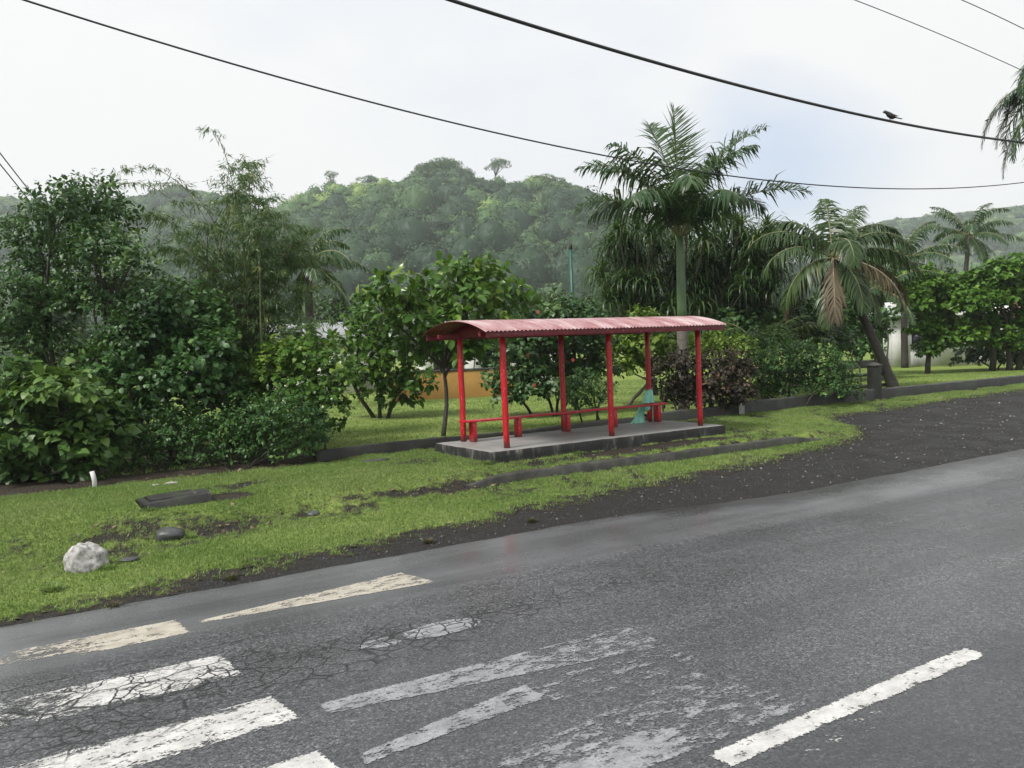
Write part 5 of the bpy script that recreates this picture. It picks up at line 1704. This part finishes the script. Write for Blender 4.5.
def hill(name, prof, D, front, back, rows=26, amp=3.0, seed=0, pull=None):
    """ridge line from surveyed points; the slope falls to the plain in front and behind"""
    prof = np.array(prof, float)
    us = np.arange(prof[0, 0], prof[-1, 0] + 1, 6.0)
    vsx = np.interp(us, prof[:, 0], prof[:, 1])
    ridge = np.array([at(u, v, D) for u, v in zip(us, vsx)])
    away = CF * np.array([1, 1, 0]); away /= np.linalg.norm(away)
    q = np.concatenate([np.linspace(-1, 0, rows), np.linspace(0, 1, 8)[1:]])
    V = np.zeros((len(us), len(q), 3))
    for j, k in enumerate(q):
        ln = front if k < 0 else back
        P = ridge + away * (k * ln)
        h = (1 - abs(k)) ** 0.92 if k < 0 else np.cos(np.pi / 2 * k)
        P[:, 2] = -0.5 + (ridge[:, 2] + 0.5) * h
        nz = fbm(P[:, 0] * 0.024 + 50, P[:, 1] * 0.024 + 50, seed, 4) - 0.5
        P[:, 2] += amp * 2.6 * nz * math.sin(math.pi * min(1, abs(k) * 1.0)) * (1 if k < 0 else 0)
        P[:, 2] = np.maximum(P[:, 2], -0.5)
        V[:, j] = P
    n = len(q)
    i = np.arange(len(us) - 1)[:, None] * n + np.arange(n - 1)[None, :]
    F = np.stack([i, i + n, i + n + 1, i + 1], -1).reshape(-1, 4)
    o = struct(obj(name, mesh_np(name, V.reshape(-1, 3), F, M['hill'], smooth=True)))
    return V[:, :rows]


def forest(name, label, G, n, r0, r1, quads, leaf, seed=0, bright=None, mat='lf_hill'):
    """tree crowns covering the near slope of a hill: one mass"""
    r2 = np.random.default_rng(seed)
    a = r2.uniform(0, G.shape[0] - 1.001, n); b = (G.shape[1] - 1.001) * r2.uniform(0, 1, n) ** 0.85
    ai = a.astype(int); bi = b.astype(int); af = (a - ai)[:, None]; bf = (b - bi)[:, None]
    P = (G[ai, bi] * (1 - af) + G[ai + 1, bi] * af) * (1 - bf) + (G[ai, bi + 1] * (1 - af) + G[ai + 1, bi + 1] * af) * bf
    R = r0 + (r1 - r0) * r2.random(n) ** 2.4
    ridge = b > (G.shape[1] - 2.6)
    upper = b > 0.72 * G.shape[1]
    R[upper] = np.minimum(R[upper], r0 + 0.32 * (r1 - r0))
    R[ridge] = np.minimum(R[ridge], r0 + 0.15 * (r1 - r0))
    tall = r2.uniform(0.6, 1.15, n)
    P[:, 2] += R * tall * 0.45
    P[ridge, 2] -= R[ridge] * 1.0
    Q = n * quads
    w = R ** 2; own = r2.choice(n, Q, p=w / w.sum())
    d = r2.normal(size=(Q, 3)); d[:, 2] = np.abs(d[:, 2]) * 1.1 - 0.3
    d = unit(d)
    lump = 0.86 + 0.30 * (fbm(d[:, 0] * 2.2 + own * 1.7, d[:, 1] * 2.2 + d[:, 2] * 2.0 + own * 0.9, seed + 9, 2) - 0.3) + 0.10 * r2.random(Q)
    C = P[own] + d * (R[own] * lump)[:, None] * np.stack([np.ones(Q), np.ones(Q), tall[own]], -1)
    nr = unit(d + r2.normal(0, 0.22, d.shape))
    t1 = unit(np.cross(nr, r2.normal(size=d.shape))); t2 = np.cross(nr, t1)
    s = (leaf * (0.6 + 0.8 * r2.random(Q)))[:, None]
    V = np.stack([C - t1 * s, C + t2 * s * 0.8, C + t1 * s, C - t2 * s * 0.8], 1).reshape(-1, 3)
    F = np.arange(len(V)).reshape(-1, 4)
    pale = fbm(P[:, 0] * 0.021 + 20, P[:, 1] * 0.021 + P[:, 2] * 0.035, seed + 3, 3)
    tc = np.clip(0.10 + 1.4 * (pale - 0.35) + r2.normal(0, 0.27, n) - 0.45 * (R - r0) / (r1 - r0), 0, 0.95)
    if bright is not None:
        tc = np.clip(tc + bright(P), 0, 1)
    tint = np.repeat(np.clip(tc[own] + r2.normal(0, 0.07, Q), 0, 1), 4)
    nu, nv = 8, 4                                   # the solid body of each crown
    uu, vv = np.meshgrid(np.arange(nu) * 2 * np.pi / nu, np.linspace(-0.35, 1.45, nv), indexing='ij')
    B = np.stack([np.cos(uu) * np.cos(vv), np.sin(uu) * np.cos(vv), np.sin(vv)], -1).reshape(1, -1, 3)
    kb = 0.72 + 0.40 * (r2.random((n, nu * nv)) - 0.4)
    VB = P[:, None] + B * (R[:, None] * kb)[..., None] * np.stack([np.ones(n), np.ones(n), tall], -1)[:, None]
    i = np.arange(nu)[:, None] * nv; j = np.arange(nv - 1)[None, :]; q = ((np.arange(nu) + 1) % nu)[:, None] * nv
    fb = np.stack([i + j, q + j, q + j + 1, i + j + 1], -1).reshape(-1, 4)
    F = np.concatenate([F, (len(V) + np.arange(n)[:, None, None] * nu * nv + fb[None]).reshape(-1, 4)])
    V = np.concatenate([V, VB.reshape(-1, 3)])
    tint = np.concatenate([tint, np.repeat(np.clip(tc - 0.12, 0, 1), nu * nv)])
    return struct(obj(name, mesh_np(name, V, F, M[mat], attrs={'tint': tint})), 'stuff', label)


def lit_patch(u, v, D, rad, k):  # sunlit part of a slope, put into the leaf tint
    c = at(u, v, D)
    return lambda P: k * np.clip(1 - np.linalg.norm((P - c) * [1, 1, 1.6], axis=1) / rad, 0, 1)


G1 = hill('central_hill', [(190, 305), (230, 268), (262, 234), (285, 213), (305, 200), (330, 189), (360, 186), (385, 187), (405, 179), (425, 173), (450, 172), (475, 179), (500, 183), (540, 184), (565, 191), (590, 202), (620, 222), (660, 248), (720, 272), (800, 292), (880, 305)],
          520, 275, 220, seed=5, amp=9)
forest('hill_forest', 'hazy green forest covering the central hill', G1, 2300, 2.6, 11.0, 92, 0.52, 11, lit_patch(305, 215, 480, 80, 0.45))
G2 = hill('left_hill', [(-60, 192), (0, 196), (50, 203), (100, 201), (150, 194), (200, 190), (240, 200), (280, 220), (330, 250), (380, 290)], 700, 290, 230, seed=15, amp=6)
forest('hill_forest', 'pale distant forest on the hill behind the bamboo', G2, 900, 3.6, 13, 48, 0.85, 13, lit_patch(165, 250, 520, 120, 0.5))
G3 = hill('right_hill', [(800, 260), (850, 232), (885, 220), (930, 216), (980, 210), (1024, 205), (1080, 200), (1140, 205)], 930, 370, 260, seed=25, amp=7)
forest('hill_forest', 'blue grey distant forest on the right hill', G3, 900, 3.6, 13, 42, 1.05, 17)


# trees that stand out on the hill
def hill_tree(name, label, u, v, wpx, hpx, d, base_v, flat=0.45, per=4.0, leaf=0.62, n=14, group='trees on the hill crest', low=-0.25):
    m = d / FPX
    b = at(u, base_v, d); top = at(u, v, d)
    cl = []
    for i in range(n):
        a = rng.uniform(0, 2 * np.pi); r = math.sqrt(rng.random()) * 0.8
        x = r * math.cos(a) * wpx / 2; dep = r * math.sin(a) * wpx / 2 * m
        y = v + hpx * (0.25 + 0.5 * r * r) + rng.uniform(-0.1, 0.25) * hpx
        rad = wpx * 0.17 * rng.uniform(0.8, 1.3)
        p = at(u + x, y, d + dep)
        cl.append((p[0], p[1], p[2], rad * m, rad * m * flat))
    return plant(name, label, 'tree', b - [0, 0, 1.0], cl, T_SMALL, M['lf_hill'], M['bark_dark'], per * 1.15, leaf, 0.4, group=group, k=6, twig=0.7, sub=2, shell=0.7, low=low, trunk_top=at(u, v + hpx * 0.9, d))


hill_tree('umbrella_tree', 'broad domed tree on the summit of the central hill', 441, 157, 62, 34, 508, 205, n=22, per=1.9)
hill_tree('umbrella_tree', 'thin airy umbrella tree alone on the crest right of the domed tree', 496, 157, 30, 16, 514, 190, n=9, per=1.6, flat=0.35, leaf=0.55)
hill_tree('umbrella_tree', 'small tree sticking up on the left shoulder of the central hill', 332, 168, 15, 20, 514, 196, n=7, per=2.4, flat=0.8)
hill_tree('umbrella_tree', 'flat crowned tree on the crest near its right end', 545, 174, 46, 22, 508, 205, n=16, per=2.8)
hill_tree('umbrella_tree', 'wide tree low on the right crest of the central hill', 578, 186, 34, 18, 506, 212, n=12, per=2.6)
hill_tree('umbrella_tree', 'dark round tree below the domed tree', 462, 180, 44, 30, 484, 225, n=16, per=3.0)
hill_tree('umbrella_tree', 'small rounded tree left of the summit on the crest', 370, 173, 26, 14, 511, 195, n=8, per=2.6)
hill_tree('umbrella_tree', 'dark bush at the left end of the central crest', 294, 193, 10, 11, 514, 212, n=5, per=3, flat=0.9)
hill_tree('umbrella_tree', 'wide crowned tree half way up the central hill', 520, 236, 52, 26, 434, 275, n=18, per=3.0, group='trees on the hill slope')
hill_tree('umbrella_tree', 'dark clump tree on the left slope of the central hill', 380, 205, 26, 28, 470, 250, n=12, per=3.2, group='trees on the hill slope', flat=0.8)
hill_tree('umbrella_tree', 'flat topped pale tree low on the slope left of the green pole', 545, 270, 46, 18, 362, 300, n=14, per=3.0, group='trees on the hill slope')
hill_tree('umbrella_tree', 'domed tree on the far left hill crest', 175, 186, 40, 18, 690, 208, n=14, per=2.2, leaf=0.9)


# ------------------------------------------------------------------ houses
def house(name, label, u, d, w, dp, h, wall, roof, wins, rot=0.0, roof_h=0.9, door=None):
    b = gb(u, d)
    t = thing(name, label, 'house', b)
    t.rotation_euler.z = rot
    # walls with real openings on the side facing the road (y = 0)
    mb = MB()
    xs = sorted({0.0, w} | {x for q in wins for x in q[:2]})
    for x0, x1 in zip(xs[:-1], xs[1:]):
        hit = [q for q in wins if q[0] <= x0 + 1e-6 and q[1] >= x1 - 1e-6]
        if hit:
            q = hit[0]
            if q[2] > 0: mb.box((x0, 0, 0), (x1, 0.2, q[2]))
            mb.box((x0, 0, q[3]), (x1, 0.2, h))
        else:
            mb.box((x0, 0, 0), (x1, 0.2, h))
    mb.box((0, dp - 0.2, 0), (w, dp, h)).box((0, 0.2, 0), (0.2, dp - 0.2, h)).box((w - 0.2, 0.2, 0), (w, dp - 0.2, h))
    o = obj('wall', mb.mesh('wall', wall), t)
    for q in wins:
        f = MB()
        a = 0.06
        f.box((q[0], -0.02, q[2]), (q[0] + a, 0.10, q[3])).box((q[1] - a, -0.02, q[2]), (q[1], 0.10, q[3])).box((q[0] + a, -0.02, q[3] - a), (q[1] - a, 0.10, q[3])).box((q[0] + a, -0.02, q[2]), (q[1] - a, 0.10, q[2] + a))
        fo = obj('window', f.mesh('window', M['white_pvc']), t)
        obj('pane', MB().box((q[0] + a, 0.03, q[2] + a), (q[1] - a, 0.05, q[3] - a)).mesh('pane', M['glass']), fo)
    e = 0.5
    V = np.array([[-e, -e, h - 0.05], [w + e, -e, h - 0.05], [w + e, dp + e, h - 0.05], [-e, dp + e, h - 0.05], [-e, dp / 2, h + roof_h], [w + e, dp / 2, h + roof_h]])
    V2 = V + [0, 0, 0.08]
    F4 = [[0, 1, 5, 4], [2, 3, 4, 5]]
    r = MB().add(np.concatenate([V2, V]), [[6, 9, 10], [7, 11, 8]], [[0, 1, 5, 4], [2, 3, 4, 5], [7, 6, 10, 11], [9, 8, 11, 10], [6, 7, 1, 0], [8, 9, 3, 2], [7, 8, 2, 1], [9, 6, 0, 3]])
    obj('roof', r.mesh('roof', roof), t)
    g = MB().add([[0.01, 0.01, h], [0.01, dp - 0.01, h], [0.01, dp / 2, h + roof_h - 0.05], [w - 0.01, 0.01, h], [w - 0.01, dp - 0.01, h], [w - 0.01, dp / 2, h + roof_h - 0.05]], [[0, 2, 1], [3, 4, 5]])
    obj('gable', g.mesh('gable', wall), t)
    return t


oc0, oc1 = gb(392, 36.0), gb(520, 36.6)
ow = thing('garden_wall', 'plain ochre garden wall across the far side of the left lawn', 'wall', oc0)
od = oc1 - oc0; oL = float(np.linalg.norm(od)); ow.rotation_euler.z = math.atan2(od[1], od[0])
V, F, mi = rough_bar(0, oL, 0, 0.2, lambda x: -0.1 + 0 * x, lambda x: 1.16 + 0 * x, 0.2, 0.006, 37)
obj('wall_face', mesh_np('wall_face', V, F, [M['ochre'], M['ochre']], mi), ow)
V, F, mi = rough_bar(-0.03, oL + 0.03, -0.04, 0.24, lambda x: 1.165 + 0 * x, lambda x: 1.23 + 0 * x, 0.2, 0.005, 39)
obj('coping', mesh_np('coping', V, F, [M['wall_dark'], M['wall_dark']], mi), ow)
house('house', 'low pale house with dark windows behind the ochre wall', 418, 43, 7.5, 5, 2.6, M['white_wall'], M['tin'], [(0.8, 2.4, 0.9, 2.1), (3.4, 4.8, 0.9, 2.1), (5.6, 6.7, 0.9, 2.1)], -YAW)
house('house', 'white house half hidden by trees beyond the right lawn', 893, 50, 6.0, 6, 2.9, M['white_wall'], M['white_wall'], [(1.0, 2.0, 0.9, 2.1), (4.2, 5.4, 0.9, 2.1)], -0.25 - YAW)
house('house', 'pale house glimpsed behind the thicket left of the noni trees', 262, 44, 5.0, 5, 2.8, M['white_wall'], M['tin'], [(1.0, 2.2, 1.0, 2.2)], -YAW)
house('hut', 'brown roofed hut behind the bright tree at the right edge', 1000, 50, 5.0, 4, 2.6, M['white_wall'], M['rust_tin'], [(1.2, 2.2, 1.0, 2.0)], -YAW, 1.6)


# ------------------------------------------------------------------ green pole
pb_ = gb(576, 26.5)
pole = thing('metal_pole', 'thin green metal pole rising behind the shelter roof', 'pole', pb_)
ptop = at(569, 250, 26.5) - pb_
mb = MB().tube([(0, 0, -0.1), (0, 0, ptop[2] * 0.5), (0, 0, ptop[2])], [0.06, 0.055, 0.045], 10)
obj('shaft', mb.mesh('shaft', M['pole_green'], True), pole)
mb = MB().tube([(0, 0, ptop[2] + 0.001), (0, 0, ptop[2] + 0.12), (0, 0, ptop[2] + 0.2)], [0.055, 0.055, 0.02], 10)
obj('cap', mb.mesh('cap', M['bark_dark'], True), pole)


# ------------------------------------------------------------------ overhead cables and bird
def cable(label, pts, r, seg=60):
    P = np.array(pts, float)
    # smooth curve through surveyed points (quadratic fit along X)
    k = np.concatenate([[0], np.cumsum(np.linalg.norm(np.diff(P, axis=0), axis=1))])
    q = np.linspace(k[0] - 0.12 * k[-1], k[-1] * 1.12, seg)
    deg = min(2, len(P) - 1)
    C = np.stack([np.polyval(np.polyfit(k, P[:, i], deg), q) for i in range(3)], -1)
    u0 = C[0] - C[1]; u0 /= np.linalg.norm(u0); u1 = C[-1] - C[-2]; u1 /= np.linalg.norm(u1)
    e = np.array([30, 22, 15, 8, 3.0])[:, None]
    C = np.concatenate([C[0] + u0 * e, C, C[-1] + u1 * e[::-1]])
    o = obj('cable', MB().tube(C - C[0], r, 6).mesh('cable', M['cable'], True), None, tuple(C[0]))
    return tag(o, label, 'cable', 'overhead cables'), C


cable('long sagging cable crossing in front of the royal palm', [(0.92, 13.0, 7.46), (4.87, 13.0, 6.75), (10.82, 13.0, 6.28), (18.08, 13.0, 6.11), (26.14, 13.0, 6.81)], 0.014, 90)
BP = [at(447, 0, 7.6), at(620, 51, 8.7), at(700, 74, 9.3), at(790, 99, 10.2), at(890, 122, 11.5), at(990, 138, 13.0)]
_, CB = cable('thick cable carrying the bird', BP, 0.017, 90)
cable('thin cable at the top right running towards the edge palm', [at(855, 0, 14), at(930, 30, 15), at(1006, 63, 16.2)], 0.007)
cable('thin cable across the top right corner', [at(962, 0, 14), at(993, 14, 14.5), at(1024, 29, 15)], 0.007)
cable('upper of the two cables dropping behind the left tree', [at(-10, 140, 24), at(10, 166, 26.5), at(28, 189, 29)], 0.02)
cable('lower of the two cables dropping behind the left tree', [at(-10, 152, 24), at(8, 174, 26.5), at(24, 194, 29)], 0.02)


def bird():
    i = int(np.argmin([abs((512 + FPX * ((c - CAMP) @ CR) / ((c - CAMP) @ CF)) - 890) for c in CB]))
    c = CB[i]
    # body along local x (beak to the left in the picture), standing on the cable
    st = [(-0.118, 0.052, 0.002), (-0.105, 0.052, 0.008), (-0.094, 0.055, 0.018), (-0.078, 0.055, 0.022), (-0.06, 0.045, 0.024), (-0.035, 0.028, 0.035), (0.0, 0.010, 0.040), (0.035, -0.002, 0.032), (0.065, -0.008, 0.02),
          (0.085, -0.010, 0.014), (0.12, -0.014, 0.016), (0.155, -0.018, 0.014)]
    n = 12
    V = []
    for k, (x, z, r) in enumerate(st):
        a = np.linspace(0, 2 * np.pi, n, endpoint=False)
        fz = 1.0 if k < 8 else 0.35
        V.append(np.stack([np.full(n, x), r * np.cos(a), z + r * fz * np.sin(a)], -1))
    V = np.concatenate(V)
    F = []
    for k in range(len(st) - 1):
        for j in range(n):
            q = (j + 1) % n
            F.append([k * n + j, k * n + q, (k + 1) * n + q, (k + 1) * n + j])
    me = mesh_np('body', V, [np.array(F), np.array([list(range(n))[::-1], [(len(st) - 1) * n + j for j in range(n)]])], M['bird'], smooth=True)
    t = thing('bird', 'small dark bird perched on the thick cable', 'bird', c + np.array([0, 0, 0.017]))
    t.rotation_euler.z = CAM_AZ
    o = obj('body', me, t, (0, 0, 0.045))
    o.rotation_euler.y = 0.12
    for s in (-1, 1):
        w = MB()
        w.add([[-0.05, s * 0.030, 0.03], [0.0, s * 0.044, 0.028], [0.11, s * 0.016, -0.004], [0.03, s * 0.042, -0.008], [-0.03, s * 0.036, 0.0]], F3=[[0, 1, 4], [1, 3, 4], [1, 2, 3]] if s > 0 else [[0, 4, 1], [1, 4, 3], [1, 3, 2]])
        obj('wing', w.mesh('wing', M['bird']), t, (0, 0, 0.047))
        obj('leg', MB().tube([(-0.01, s * 0.014, 0.03), (-0.005, s * 0.014, 0.0)], 0.0035, 5).mesh('leg', M['bird']), t)


bird()

# ------------------------------------------------------------------ haze: wet air between here and the hills
HAZE_D = 0.00032
hz = NB('wet air')
pv_ = hz.n('ShaderNodeVolumePrincipled')
pv_.inputs['Color'].default_value = (0.90, 0.95, 1.0, 1)
pv_.inputs['Density'].default_value = HAZE_D
pv_.inputs['Anisotropy'].default_value = 0.2
hz.t.links.new(pv_.outputs[0], hz.out.inputs['Volume'])
hb = MB().box((-1410, -1410, -1.5), (1410, 1410, 220))
haze = struct(obj('haze', hb.mesh('haze', hz.m)), 'stuff', 'pale wet haze over the valley')
